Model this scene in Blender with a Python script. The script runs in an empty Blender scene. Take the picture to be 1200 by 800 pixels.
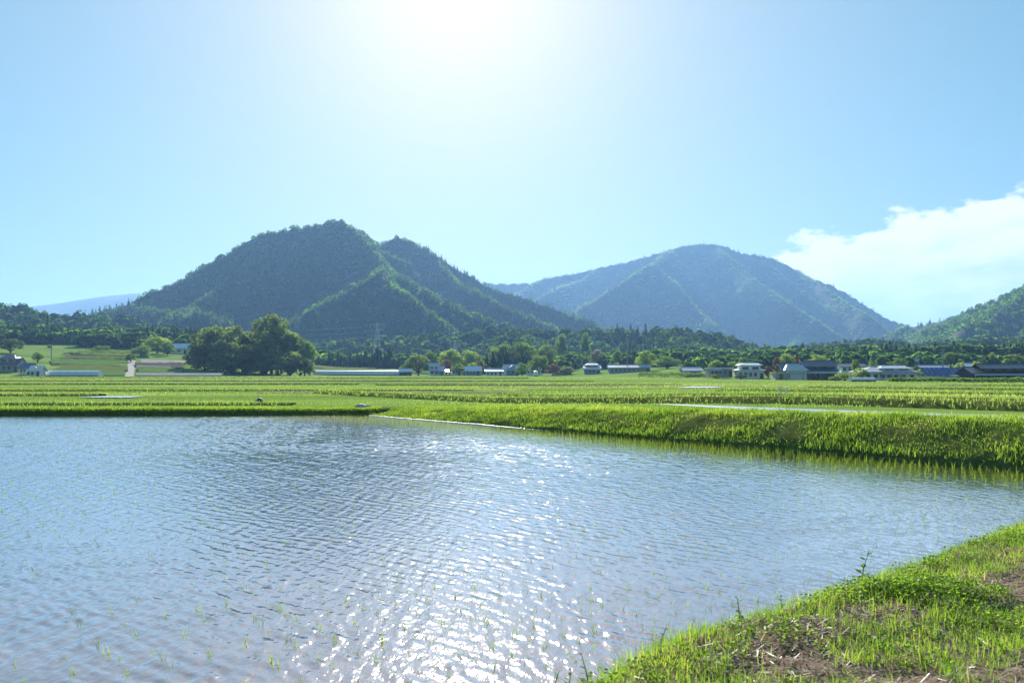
import bpy, math, random
import numpy as np
from mathutils import Vector
rnd = random.Random(7); RG = np.random.default_rng(11)
R = math.radians
S = bpy.context.scene
COL = S.collection
PI = math.pi

# ------------------------------------------------------------------ camera
CH = 2.0; FPX = 1167.0; PITCH = math.atan(37.0/FPX)
cam = bpy.data.cameras.new('camera'); cam.lens = 35; cam.sensor_width = 36
cam.clip_start = .05; cam.clip_end = 40000
cam.dof.use_dof = True; cam.dof.focus_distance = 60; cam.dof.aperture_fstop = 5.6
co = bpy.data.objects.new('camera', cam); COL.objects.link(co)
co.location = (0, 0, CH); co.rotation_euler = (PI/2 + PITCH, 0, 0)
S.camera = co
cp, sp = math.cos(PITCH), math.sin(PITCH)
def at(u, v, Y):
    """world point at depth Y seen at (u, v) of the 1200x800 photo"""
    a = (u-600)/FPX; b = (400-v)/FPX
    dy = cp - b*sp; dz = sp + b*cp
    return (a/dy*Y, Y, CH + dz/dy*Y)
def xu(u, Y): return (u-600)/FPX*Y

# ------------------------------------------------------------------ noise
def _hash(ix, iy, seed):
    n = (ix.astype(np.int64)*374761393 + iy.astype(np.int64)*668265263 + seed*1442695041) & 0x7fffffff
    n = ((n ^ (n >> 13))*1274126177) & 0x7fffffff
    return ((n ^ (n >> 16)) & 0xffff)/65535.0
def vnoise(x, y, seed=0):
    x = np.asarray(x, float); y = np.asarray(y, float)
    ix = np.floor(x); iy = np.floor(y); fx = x-ix; fy = y-iy
    fx = fx*fx*(3-2*fx); fy = fy*fy*(3-2*fy)
    a = _hash(ix, iy, seed); b = _hash(ix+1, iy, seed); c = _hash(ix, iy+1, seed); d = _hash(ix+1, iy+1, seed)
    return (a*(1-fx)+b*fx)*(1-fy) + (c*(1-fx)+d*fx)*fy
def fbm(x, y, seed=0, o=4):
    s = 0; A = .5; n = 0
    for i in range(o):
        s = s + A*vnoise(np.asarray(x)*2**i, np.asarray(y)*2**i, seed+i*17); n += A; A *= .5
    return s/n*2-1
def sstep(a, b, x):
    t = np.clip((np.asarray(x, float)-a)/(b-a), 0, 1); return t*t*(3-2*t)

# ------------------------------------------------------------------ mesh helpers
def mesh_np(name, V, F, mat=None, tint=None, smooth=False, parent=None):
    """V (n,3); F (m,k) with k = 3 or 4, ONE mesh object"""
    V = np.asarray(V, np.float32); F = np.asarray(F, np.int32)
    me = bpy.data.meshes.new(name)
    m, k = F.shape
    me.vertices.add(len(V)); me.vertices.foreach_set('co', V.ravel())
    me.loops.add(m*k); me.loops.foreach_set('vertex_index', F.ravel())
    me.polygons.add(m)
    me.polygons.foreach_set('loop_start', np.arange(0, m*k, k, dtype=np.int32))
    me.polygons.foreach_set('loop_total', np.full(m, k, np.int32))
    if smooth: me.polygons.foreach_set('use_smooth', np.ones(m, bool))
    me.update(calc_edges=True)
    if tint is not None:
        a = me.attributes.new('tint', 'FLOAT', 'POINT'); a.data.foreach_set('value', np.asarray(tint, np.float32))
    if mat: me.materials.append(mat)
    o = bpy.data.objects.new(name, me); COL.objects.link(o)
    if parent: o.parent = parent
    return o
class MB:
    """collects boxes, tubes and prisms into one mesh"""
    def __init__(s): s.v = []; s.f = []
    def add(s, v, f):
        n = len(s.v); s.v += [tuple(p) for p in v]; s.f += [tuple(i+n for i in q) for q in f]; return s
    def box(s, x0, x1, y0, y1, z0, z1):
        return s.add([(x0,y0,z0),(x1,y0,z0),(x1,y1,z0),(x0,y1,z0),(x0,y0,z1),(x1,y0,z1),(x1,y1,z1),(x0,y1,z1)],
                     [(3,2,1,0),(4,5,6,7),(0,1,5,4),(1,2,6,5),(2,3,7,6),(3,0,4,7)])
    def tube(s, pts, rs, n=6, cap=True):
        pts = [Vector(p) for p in pts]; vs = []; fs = []
        for i, p in enumerate(pts):
            d = (pts[min(i+1, len(pts)-1)]-pts[max(i-1, 0)]).normalized()
            a = d.orthogonal().normalized() if i == 0 else (a - d*a.dot(d)).normalized()
            b = d.cross(a)
            r = rs[i] if hasattr(rs, '__len__') else rs
            for k in range(n):
                t = 2*PI*k/n; vs.append(p + a*math.cos(t)*r + b*math.sin(t)*r)
        for i in range(len(pts)-1):
            for k in range(n):
                fs.append((i*n+k, i*n+(k+1) % n, (i+1)*n+(k+1) % n, (i+1)*n+k))
        if cap: fs.append(tuple(range(n))[::-1]); fs.append(tuple((len(pts)-1)*n+k for k in range(n)))
        return s.add(vs, fs)
    def build(s, name, mat, parent=None, smooth=False):
        me = bpy.data.meshes.new(name); me.from_pydata(s.v, [], s.f); me.update()
        if smooth:
            for p in me.polygons: p.use_smooth = True
        me.materials.append(mat)
        o = bpy.data.objects.new(name, me); COL.objects.link(o)
        if parent: o.parent = parent
        return o
def tag(o, label=None, cat=None, group=None, kind=None):
    if label: o['label'] = label
    if cat: o['category'] = cat
    if group: o['group'] = group
    if kind: o['kind'] = kind
    return o
def empty(name, loc, rz=0, label=None, cat=None, group=None):
    o = bpy.data.objects.new(name, None); COL.objects.link(o)
    o.location = loc; o.rotation_euler = (0, 0, rz); o.empty_display_size = .3
    return tag(o, label, cat, group)
def copy_tree(o, parent=None):
    c = o.copy(); COL.objects.link(c)
    if parent: c.parent = parent
    for ch in list(o.children): copy_tree(ch, c)
    return c

# ------------------------------------------------------------------ materials
def newmat(name):
    m = bpy.data.materials.new(name); m.use_nodes = True
    nt = m.node_tree; nt.nodes.clear()
    return m, nt, nt.nodes, nt.links
def ramp(n, stops, interp='LINEAR'):
    cr = n.new('ShaderNodeValToRGB'); e = cr.color_ramp; e.interpolation = interp
    while len(e.elements) > 1: e.elements.remove(e.elements[-1])
    e.elements[0].position = stops[0][0]; e.elements[0].color = (*stops[0][1], 1)
    for p, c in stops[1:]:
        q = e.elements.new(p); q.color = (*c, 1)
    return cr
def pmat(name, c1, c2=None, rough=.8, scale=3.0, spec=.3, bump=0, metal=0, stretch=None):
    """principled with a noise-mixed base colour"""
    m, nt, n, l = newmat(name)
    out = n.new('ShaderNodeOutputMaterial'); b = n.new('ShaderNodeBsdfPrincipled')
    l.new(b.outputs[0], out.inputs[0])
    b.inputs['Roughness'].default_value = rough; b.inputs['Metallic'].default_value = metal
    b.inputs['Specular IOR Level'].default_value = spec
    tc = n.new('ShaderNodeTexCoord'); no = n.new('ShaderNodeTexNoise')
    no.inputs['Scale'].default_value = scale; no.inputs['Detail'].default_value = 6; no.inputs['Roughness'].default_value = .65
    if stretch:
        mp = n.new('ShaderNodeMapping'); mp.inputs['Scale'].default_value = stretch
        l.new(tc.outputs['Object'], mp.inputs[0]); l.new(mp.outputs[0], no.inputs['Vector'])
    else: l.new(tc.outputs['Object'], no.inputs['Vector'])
    c2 = c2 or tuple(min(1, x*1.35) for x in c1)
    cr = ramp(n, [(.32, c1), (.68, c2)]); l.new(no.outputs['Fac'], cr.inputs[0]); l.new(cr.outputs[0], b.inputs['Base Color'])
    if bump:
        bp = n.new('ShaderNodeBump'); bp.inputs['Strength'].default_value = bump; bp.inputs['Distance'].default_value = .05
        l.new(no.outputs['Fac'], bp.inputs['Height']); l.new(bp.outputs[0], b.inputs['Normal'])
    return m
def leafmat(name, stops, trans=.5, tcol=(1.08, 1.1, .5), tgain=1.5, gloss=.04):
    """thin leaf: diffuse + translucent, hue from the 'tint' attribute and a per-leaf random"""
    m, nt, n, l = newmat(name)
    out = n.new('ShaderNodeOutputMaterial')
    at_ = n.new('ShaderNodeAttribute'); at_.attribute_name = 'tint'
    geo = n.new('ShaderNodeNewGeometry')
    ma = n.new('ShaderNodeMath'); ma.operation = 'MULTIPLY_ADD'; ma.inputs[1].default_value = .3
    l.new(geo.outputs['Random Per Island'], ma.inputs[0]); l.new(at_.outputs['Fac'], ma.inputs[2])
    sb = n.new('ShaderNodeMath'); sb.operation = 'SUBTRACT'; sb.inputs[1].default_value = .15
    l.new(ma.outputs[0], sb.inputs[0])
    cr = ramp(n, stops); l.new(sb.outputs[0], cr.inputs[0])
    d = n.new('ShaderNodeBsdfDiffuse'); t = n.new('ShaderNodeBsdfTranslucent'); mx = n.new('ShaderNodeMixShader')
    l.new(cr.outputs[0], d.inputs[0])
    mul = n.new('ShaderNodeMix'); mul.data_type = 'RGBA'; mul.blend_type = 'MULTIPLY'; mul.inputs[0].default_value = 1
    l.new(cr.outputs[0], mul.inputs[6]); mul.inputs[7].default_value = (tcol[0]*tgain, tcol[1]*tgain, tcol[2]*tgain, 1)
    l.new(mul.outputs[2], t.inputs[0])
    mx.inputs[0].default_value = trans; l.new(d.outputs[0], mx.inputs[1]); l.new(t.outputs[0], mx.inputs[2])
    if gloss:
        g = n.new('ShaderNodeBsdfGlossy'); g.inputs['Roughness'].default_value = .45
        m2 = n.new('ShaderNodeMixShader'); m2.inputs[0].default_value = gloss
        l.new(mx.outputs[0], m2.inputs[1]); l.new(g.outputs[0], m2.inputs[2]); l.new(m2.outputs[0], out.inputs[0])
    else: l.new(mx.outputs[0], out.inputs[0])
    return m

GRASS_STOPS = [(0, (.045, .085, .016)), (.35, (.095, .17, .026)), (.65, (.165, .25, .045)), (.85, (.25, .29, .07)), (1, (.36, .30, .14))]
M_grass = leafmat('grass_blade', GRASS_STOPS, .58, tgain=1.9)
M_fgrass = leafmat('field_grass_blade', [(0, (.075, .13, .035)), (.4, (.13, .215, .05)), (.75, (.20, .29, .075)), (1, (.30, .33, .12))], .58, (1.08, 1.05, .7), 1.5)
M_dry = leafmat('dry_straw', [(0, (.18, .12, .08)), (.5, (.42, .32, .24)), (1, (.66, .56, .46))], .25, (1, .9, .7), 1)
M_rice = leafmat('rice_leaf', [(0, (.12, .2, .03)), (1, (.24, .32, .05))], .5)
M_clover = leafmat('broad_leaf', [(0, (.08, .15, .022)), (.5, (.14, .25, .035)), (1, (.22, .33, .06))], .58, tgain=1.8, gloss=.015)
M_soil = pmat('bank_soil', (.12, .09, .055), (.30, .23, .17), .95, 9, .0, .8)
M_bank = pmat('bank_earth', (.075, .105, .028), (.16, .18, .05), .95, 3, .0, .6)
M_bark = pmat('bark', (.07, .05, .035), (.15, .115, .085), .9, 4, .1, .5)

# ------------------------------------------------------------------ ground heights
C0 = np.array((-6.8, 47.0)); E0 = np.array((10.6, 20.6))
Ld = (E0-C0)/np.linalg.norm(E0-C0)            # along the right-hand bank, towards the camera
Ln = np.array((-Ld[1], Ld[0]))                # away from the water (right / far)
if Ln[0] < 0: Ln = -Ln
B0 = np.array((.30, 5.47)); B1 = np.array((5.50, 10.85))
Bd = (B1-B0)/np.linalg.norm(B1-B0); Bn = np.array((Bd[1], -Bd[0]))   # towards the near bank interior
def dL(x, y): return (x-C0[0])*Ln[0] + (y-C0[1])*Ln[1]
def tL(x, y): return (x-C0[0])*Ld[0] + (y-C0[1])*Ld[1]
def dB(x, y): return (x-B0[0])*Bn[0] + (y-B0[1])*Bn[1]
def dfield(x, y):
    """distance outside the flooded field on its far sides (negative = in the water)"""
    return np.maximum(dL(x, y), y-47.0)
UV = np.array((-900, 0, 230, 400, 600, 800, 1000, 1200, 2100))
YV = np.array((350, 350, 380, 450, 480, 320, 265, 250, 250))
ZV = np.array((.9, .9, .85, .85, .75, .3, .05, -.25, -.3))
RV = np.array((.07, .075, .07, .03, .03, .03, .03, .03, .03))
def G(x, y):
    x = np.asarray(x, float); y = np.asarray(y, float)
    ys = np.maximum(y, 10)
    u = 600 + FPX*x/ys
    near = .22 + .55*sstep(-8, 12, x - (y-30)*.15)
    yv = np.interp(u, UV, YV); zt = np.interp(u, UV, ZV); r = np.interp(u, UV, RV)
    z = near + (.5-near)*sstep(45, 130, y)
    z = z + (zt-z)*sstep(100, yv, y)
    z = z + r*np.clip(y-yv, 0, 500)
    return z
# one ground sheet out to the horizon
ys = [-40.0]
while ys[-1] < 9000:
    y = ys[-1]; ys.append(y + (1.2 if y < 130 else max(1.2, y*.02)))
ys = np.array(ys); cs = np.linspace(-1, 1, 320); cs = np.sign(cs)*np.abs(cs)**1.25
Xg = cs[None, :]*(60+1.0*np.maximum(ys, 0))[:, None]; Yg = np.repeat(ys[:, None], len(cs), 1)
Zg = G(Xg, Yg)
dd = np.maximum(dL(Xg, Yg), Yg-47.0)
Zg = -.5 + (Zg+.5)*sstep(2.6, 5.0, dd)
nb = dB(Xg, Yg); Zg = np.where((nb > 3) & (Yg < 30) & (dd < 2), -.5 + .75*sstep(3, 6, nb), Zg)
def gridfaces(nr, nc):
    i = np.arange(nr-1)[:, None]*nc + np.arange(nc-1)[None, :]
    return np.stack([i, i+1, i+1+nc, i+nc], -1).reshape(-1, 4)
def field_mat():
    m, nt, n, l = newmat('paddy_field_ground')
    out = n.new('ShaderNodeOutputMaterial'); b = n.new('ShaderNodeBsdfPrincipled'); l.new(b.outputs[0], out.inputs[0])
    b.inputs['Roughness'].default_value = .95; b.inputs['Specular IOR Level'].default_value = 0
    tc = n.new('ShaderNodeTexCoord')
    def noise(sx, sy, det=4):
        mp = n.new('ShaderNodeMapping'); mp.inputs['Scale'].default_value = (sx, sy, .05); l.new(tc.outputs['Object'], mp.inputs[0])
        no = n.new('ShaderNodeTexNoise'); no.inputs['Scale'].default_value = 1; no.inputs['Detail'].default_value = det
        l.new(mp.outputs[0], no.inputs['Vector']); return no
    n1 = noise(.012, .06); n2 = noise(.15, .9, 6)
    ad = n.new('ShaderNodeMath'); ad.operation = 'MULTIPLY_ADD'; ad.inputs[1].default_value = .55
    l.new(n2.outputs[0], ad.inputs[0]); l.new(n1.outputs[0], ad.inputs[2])
    sb = n.new('ShaderNodeMath'); sb.operation = 'SUBTRACT'; sb.inputs[1].default_value = .275; l.new(ad.outputs[0], sb.inputs[0])
    cr = ramp(n, [(.25, (.12, .17, .05)), (.42, (.16, .25, .06)), (.55, (.21, .31, .07)), (.7, (.28, .36, .11)), (.82, (.32, .33, .14))])
    l.new(sb.outputs[0], cr.inputs[0]); l.new(cr.outputs[0], b.inputs['Base Color'])
    return m
M_field = field_mat()
tag(mesh_np('ground', np.stack([Xg, Yg, Zg], -1).reshape(-1, 3), gridfaces(*Xg.shape), M_field, smooth=True), kind='structure')

# ------------------------------------------------------------------ water
def water_mat(name, rough, micro, base=(.175, .132, .125)):
    m, nt, n, l = newmat(name)
    out = n.new('ShaderNodeOutputMaterial'); b = n.new('ShaderNodeBsdfDiffuse'); g = n.new('ShaderNodeBsdfGlossy'); mx = n.new('ShaderNodeMixShader')
    g.name = 'gloss'; g.inputs['Roughness'].default_value = rough
    fr = n.new('ShaderNodeFresnel'); fr.inputs['IOR'].default_value = 1.34
    pw = n.new('ShaderNodeMath'); pw.operation = 'POWER'; pw.inputs[1].default_value = .74
    gn = n.new('ShaderNodeMath'); gn.operation = 'MULTIPLY'; gn.use_clamp = True; gn.inputs[1].default_value = 1.7
    l.new(fr.outputs[0], pw.inputs[0]); l.new(pw.outputs[0], gn.inputs[0]); l.new(gn.outputs[0], mx.inputs[0]); l.new(b.outputs[0], mx.inputs[1]); l.new(g.outputs[0], mx.inputs[2]); l.new(mx.outputs[0], out.inputs[0])
    tc = n.new('ShaderNodeTexCoord')
    no = n.new('ShaderNodeTexNoise'); no.inputs['Scale'].default_value = 1.2; no.inputs['Detail'].default_value = 5
    l.new(tc.outputs['Object'], no.inputs['Vector'])
    cr = ramp(n, [(.35, base), (.7, tuple(c*1.5 for c in base))]); l.new(no.outputs[0], cr.inputs[0]); l.new(cr.outputs[0], b.inputs[0])
    mp = n.new('ShaderNodeMapping'); mp.inputs['Rotation'].default_value = (0, 0, R(-32)); mp.inputs['Scale'].default_value = (9, 3.5, 1)
    l.new(tc.outputs['Object'], mp.inputs[0])
    n2 = n.new('ShaderNodeTexNoise'); n2.inputs['Scale'].default_value = 1.6; n2.inputs['Detail'].default_value = 3
    l.new(mp.outputs[0], n2.inputs['Vector'])
    bp = n.new('ShaderNodeBump'); bp.inputs['Strength'].default_value = micro; bp.inputs['Distance'].default_value = .010
    l.new(n2.outputs[0], bp.inputs['Height']); l.new(bp.outputs[0], b.inputs['Normal']); l.new(bp.outputs[0], g.inputs['Normal']); l.new(bp.outputs[0], fr.inputs['Normal'])
    return m
M_water = water_mat('paddy_water', .07, 1.0)
_nt = M_water.node_tree; _a = _nt.nodes.new('ShaderNodeAttribute'); _a.attribute_name = 'tint'
_nt.links.new(_a.outputs['Fac'], _nt.nodes['gloss'].inputs['Roughness'])   # unresolved capillary ripples
M_water2 = water_mat('still_paddy_water', .22, .8)
wy = [2.4]
while wy[-1] < 47.4: wy.append(wy[-1]+.018+.0009*wy[-1])
wy = np.array(wy); wc = np.linspace(-1, 1, 1400)
WX = wc[None, :]*(.72*wy+4)[:, None]; WY = np.repeat(wy[:, None], len(wc), 1)
# wind-driven ripples: many short wave trains about one direction, gustier in the middle of the field
gust = .62 + .55*fbm(WX/5.5, WY/9, 3, 3)
calm = sstep(.8, 7.5, -dL(WX, WY))*(.55+.45*sstep(-15, -3, WX - (WY-20)*.10))
right = sstep(2.5, 10, WX - (WY-8)*.25)
amp = np.clip(gust, .12, 1.3)*(.10+.90*calm)*(1-.45*right)*(.95+1.5*sstep(9, 32, WY))
WZ = np.zeros_like(WX)
Y0 = math.atan2(.50, .87)
for i in range(46):
    lam = .095*(3.0**RG.random()); k = 2*PI/lam
    th = Y0 + RG.normal(0, .34); ph = RG.random()*2*PI
    sl = .037
    a_ = sl/k
    wob = 1.4*vnoise(WX/2.5+i, WY/2.5-i, i) if i % 3 == 0 else 0
    WZ += a_*np.sin(k*(WX*math.cos(th)+WY*math.sin(th)) + ph + wob*2.5)
far_ = sstep(11, 28, WY)*sstep(1.0, 6, -dL(WX, WY))
for i in range(18):          # longer ripples with the wind's fetch towards the far side
    lam = .32*(2.4**RG.random()); k = 2*PI/lam; th = Y0 + RG.normal(0, .45); ph = RG.random()*2*PI
    WZ += far_*.034/k*np.sin(k*(WX*math.cos(th)+WY*math.sin(th)) + ph)
WZ *= amp*(.80+.20*sstep(-2.2, .6, WX-(WY-6)*.04))
wrough = .05 + .05*(1-sstep(-13, -5, WX-(WY-20)*.1))*sstep(8, 20, WY)
keep = (dL(WX, WY) < .35) & (dB(WX, WY) < .8) & (np.abs(WX) < .72*WY+4)
idx = -np.ones(WX.size, np.int32)
F = gridfaces(*WX.shape); kf = keep.ravel()[F].all(1); F = F[kf]
used = np.unique(F); idx[used] = np.arange(len(used), dtype=np.int32)
Vw = np.stack([WX, WY, WZ], -1).reshape(-1, 3)[used]
tag(mesh_np('paddy_water', Vw, idx[F], M_water, wrough.ravel()[used], smooth=True), kind='structure')

# ------------------------------------------------------------------ banks
def bank_height(t):       # the right-hand bank is higher towards the camera
    return np.interp(t, (-40, 0, 8, 20, 34, 60), (.30, .33, .55, .80, .95, 1.0))
def bank_strip(name, P0, d, nrm, t0, t1, hfun, prof, mat, step=.16, seed=0, back=None):
    """earth bank swept along P0 + d*t with the profile (offset, fraction of height)"""
    t = np.arange(t0, t1, step); rows = []
    for (o, fz, ab) in prof:
        oo = o + .14*fbm(t/1.1, t*0+o*3, seed, 3)*(1 if o > -.1 else .3)
        x = P0[0]+d[0]*t+nrm[0]*oo; y = P0[1]+d[1]*t+nrm[1]*oo
        h = hfun(t)
        z = (h*fz + ab) if fz is not None else G(x, y)+ab
        z = z + (.05*fbm(t/.7, t*0+o*2.7, seed+5, 3) if fz not in (None, 0) else 0)
        rows.append(np.stack([x, y, z+0*x], -1))
    V = np.stack(rows, 0)
    return tag(mesh_np(name, V.reshape(-1, 3), gridfaces(V.shape[0], V.shape[1])[:, ::-1], mat, smooth=True), kind='structure')
PROF = [(-.5, 0, -.4), (-.05, 0, -.08), (.06, .12, 0), (.55, .42, 0), (1.1, .74, 0), (1.6, .95, 0), (2.1, 1.03, 0), (2.7, 1.0, 0), (3.2, None, .06), (3.8, None, .02), (5.5, None, .015), (6.5, None, -.1)]
bank_strip('paddy_bank', C0, Ld, Ln, -.6, 75, bank_height, PROF, M_bank, seed=2)
XA = np.array((1.0, 0.0)); YA = np.array((0.0, 1.0))
PROF2 = [(-.5, 0, -.4), (-.05, 0, -.08), (.04, .25, 0), (.2, .75, 0), (.45, 1.0, 0), (.95, 1.0, 0), (1.3, None, .04), (2.2, None, .02), (5.0, None, .015), (6.0, None, -.1)]
bank_strip('paddy_bank', C0, -XA, YA, -.9, 80, lambda t: .30+0*t, PROF2, M_bank, seed=8)

# near bank under the camera's right-hand side
gx = np.linspace(-4, 22, 300); gw = np.linspace(-.6, 9, 120)
TT, WWn = np.meshgrid(gx, gw)
wob = .20*fbm(TT/1.3, TT*0, 21, 3) + .07*fbm(TT/.35, TT*0, 22, 2)
def nb_z(t, w, wb):
    e = w - wb
    z = -.25 + .25*sstep(-.5, -.12, e) + .30*sstep(-.12, .45, e)
    return z + sstep(.1, .6, e)*(.07*fbm(t/1.2, w/1.0, 31, 4) + .025*fbm(t/.22, w/.22, 32, 3)) - .10*sstep(2, 6, e)
NX = B0[0]+Bd[0]*TT+Bn[0]*(WWn-.35); NY = B0[1]+Bd[1]*TT+Bn[1]*(WWn-.35)
NZ = nb_z(TT, WWn, wob)
tag(mesh_np('near_bank', np.stack([NX, NY, NZ], -1).reshape(-1, 3), gridfaces(*NX.shape), M_soil, smooth=True), kind='structure')
def nb_point(t, w):
    wb = .20*fbm(t/1.3, t*0, 21, 3) + .07*fbm(t/.35, t*0, 22, 2)
    x = B0[0]+Bd[0]*t+Bn[0]*(w-.35); y = B0[1]+Bd[1]*t+Bn[1]*(w-.35)
    return np.stack([x, y, nb_z(t, w, wb)], -1), w-wb
def nb_tw(x, y):
    return (x-B0[0])*Bd[0]+(y-B0[1])*Bd[1], dB(x, y)+.35

# ------------------------------------------------------------------ grass
def blades(name, P, H, W, mat, tint, lean=.35, segs=3, parent=None, yaw=None, curl=.6):
    """one mesh of curved tapering blades standing at the points P"""
    P = np.asarray(P, float); n = len(P)
    yaw = RG.random(n)*2*PI if yaw is None else yaw
    ld = RG.random(n)*2*PI; la = np.abs(RG.normal(0, lean, n))
    s = np.stack([np.cos(yaw), np.sin(yaw), np.zeros(n)], -1)
    L = np.stack([np.cos(ld), np.sin(ld), np.zeros(n)], -1)
    rows = []
    for i in range(segs+1):
        q = i/segs
        off = L*((la*(q*.5+curl*q*q))*H)[:, None]
        c = P + off; c[:, 2] += H*q*(1-.18*np.minimum(la, 1.5)*q)
        w = W*(1-q)**.7*.5 if i < segs else W*.02
        w = (w*np.ones(n))[:, None]
        rows += [c-s*w, c+s*w]
    V = np.stack(rows, 1).reshape(-1, 3)
    k = 2*(segs+1); f = np.array([[2*i, 2*i+1, 2*i+3, 2*i+2] for i in range(segs)])
    F = (np.arange(n)[:, None, None]*k + f[None]).reshape(-1, 4)
    return mesh_np(name, V, F, mat, np.repeat(tint, k), parent=parent)

# near bank: green turf with bare, straw-covered patches
N = 230000
t = RG.uniform(-3.5, 15, N); w = RG.uniform(-.1, 6.5, N)
P, e = nb_point(t, w)
dist = np.hypot(P[:, 0], P[:, 1])
patch = fbm(t/.62, w/.42, 41, 4)
bare = sstep(.02, .22, patch - .34 + .42*sstep(.5, 1.5, e))
ok = (e > .02) & (RG.random(N) > bare*.93) & (RG.random(N) < np.interp(dist, (2, 6, 12, 18), (1, .9, .55, .3)))
P, tt, ee, bb = P[ok], t[ok], e[ok], patch[ok]
tall = .6 + .7*vnoise(tt/.35, ee/.35, 43)
H = RG.uniform(.03, .115, len(P))*tall*(1+.5*(ee < .25)); Wd = RG.uniform(.004, .009, len(P))
tint = np.clip(.44 + .52*fbm(tt/.7, ee/.5, 44, 3) + RG.normal(0, .13, len(P)), 0, 1)
tag(blades('grass', P - (0, 0, .005), H, Wd, M_grass, tint, .5), 'short bright green grass on the near bank', 'grass', kind='stuff')
N = 60000
t = RG.uniform(-3.5, 13, N); w = RG.uniform(.1, 6, N)
P, e = nb_point(t, w); patch = fbm(t/.62, w/.42, 41, 4)
bare = sstep(-.14, .12, patch - .30 + .42*sstep(.5, 1.5, e))
ok = (e > .05) & (RG.random(N) < .12+.88*bare); P = P[ok]; n = len(P)
yaw = RG.random(n)*2*PI; ln = RG.uniform(.03, .14, n)*.5; wd = RG.uniform(.002, .006, n)
sx = np.stack([np.cos(yaw), np.sin(yaw), RG.normal(0, .22, n)], -1)*ln[:, None]; nx = np.stack([-np.sin(yaw), np.cos(yaw), RG.normal(0, .3, n)], -1)*wd[:, None]
P = P + (0, 0, .016)
V = np.stack([P-sx-nx, P+sx-nx*.5, P+sx+nx*.5, P-sx+nx], 1).reshape(-1, 3)
tag(mesh_np('dry_straw', V, np.arange(n*4).reshape(-1, 4), M_dry, np.repeat(RG.random(n), 4)), 'dry beige straw lying over the bare soil of the near bank', 'straw', kind='stuff')

# long grass on the high right-hand bank and the low left bank
N = 120000
t = RG.uniform(-.5, 60, N)**1.0; o = RG.uniform(.02, 3.0, N)
h = bank_height(t); fz = np.interp(o, [p[0] for p in PROF[2:8]], [p[1] for p in PROF[2:8]])
P = np.stack([C0[0]+Ld[0]*t+Ln[0]*o, C0[1]+Ld[1]*t+Ln[1]*o, h*fz-.03], -1)
tuft = vnoise(t/.45, o/.5, 51)
H = (.06+.12*tuft)*RG.uniform(.5, 1.35, N)*np.interp(t, (0, 10), (.75, 1))
tint = np.clip(.42+.38*fbm(t/1.6, o/.6, 52, 3)+RG.normal(0, .17, N)+.10*sstep(1.3, 2.0, o)-.06*(o < .4), 0, 1)
ok = (RG.random(N) < .62+.38*tuft) & (t < 42)
tag(blades('bank_grass', P[ok], H[ok], RG.uniform(.012, .03, ok.sum()), M_grass, tint[ok], .45), 'long uncut grass on the high bank across the water', 'grass', kind='stuff')
N = 26000
t = RG.uniform(-.5, 34, N); o = RG.uniform(.02, 1.5, N)
fz = np.interp(o, [p[0] for p in PROF2[2:6]], [p[1] for p in PROF2[2:6]])
P = np.stack([C0[0]-t, C0[1]+o, .30*fz-.02], -1)
H = RG.uniform(.05, .16, N)*(.5+.9*vnoise(t/.6, o, 55))
tint = np.clip(.5+.3*fbm(t/2, o, 56, 3)+RG.normal(0, .14, N)-.2*(o < .25), 0, 1)
tag(blades('bank_grass', P, H, RG.uniform(.015, .035, N), M_grass, tint, .4), 'short grass on the low far bund at the left', 'grass', kind='stuff')

# ------------------------------------------------------------------ bunds and paddies beyond
bund_pts = []
def bund(P0, d, nrm, t0, t1, h, seed, w=1.7):
    prof = [(-.6*w, None, -.2), (-.35*w, None, -.02), (-.12*w, None, h*.75), (0, None, h), (.45*w, None, h), (.8*w, None, h*.3), (1.2*w, None, -.1)]
    bank_strip('field_bund', P0, d, nrm, t0, t1, lambda t: h+0*t, prof, M_bank, step=.5, seed=seed)
    n = int((t1-t0)*90*max(.35, 1-P0[1]/180)); t = RG.uniform(t0, t1, n); o = RG.uniform(-.4*w, .8*w, n)
    fz = np.interp(o, (-.4*w, -.12*w, .5*w, .8*w), (.2, .8, 1, .3))
    x = P0[0]+d[0]*t+nrm[0]*o; y = P0[1]+d[1]*t+nrm[1]*o
    bund_pts.append(np.stack([x, y, G(x, y)+h*fz-.02], -1))
# left and centre bunds run across the view, right-hand ones parallel to the high bank
for i, (Y, u0, u1, h) in enumerate([(55, -60, 345, .13), (74, -80, 120, .16), (90, -100, 560, .13),
                                    (128, -150, 420, .16), (122, 440, 800, .15), (175, -150, 700, .16), (262, 0, 620, .2)]):
    bund(np.array((xu(u0, Y), Y)), np.array((math.cos(.01*(i % 3-1)), math.sin(.01*(i % 3-1)))), YA, 0, xu(u1, Y)-xu(u0, Y), h, 60+i)
for i, (o, t0, t1, h) in enumerate([(11.5, -34, 40, .28), (20, -20, 40, .16), (33, -10, 40, .14), (55, -20, 45, .14), (90, -30, 60, .14)]):
    bund(C0+Ln*o, Ld, Ln, t0, t1, h, 80+i)
P = np.concatenate(bund_pts); n = len(P); dd = P[:, 1]
tint = np.clip(.5+.35*fbm(P[:, 0]/4, P[:, 1]/4, 57, 3)+RG.normal(0, .13, n), 0, 1)
tag(blades('bund_grass', P, RG.uniform(.08, .26, n)*(.7+.5*vnoise(P[:, 0], P[:, 1], 58)), RG.uniform(.02, .04, n)*(1+dd/80), M_fgrass, tint, .4, 2), 'grass on the low bunds between the far paddies', 'grass', kind='stuff')
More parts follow.
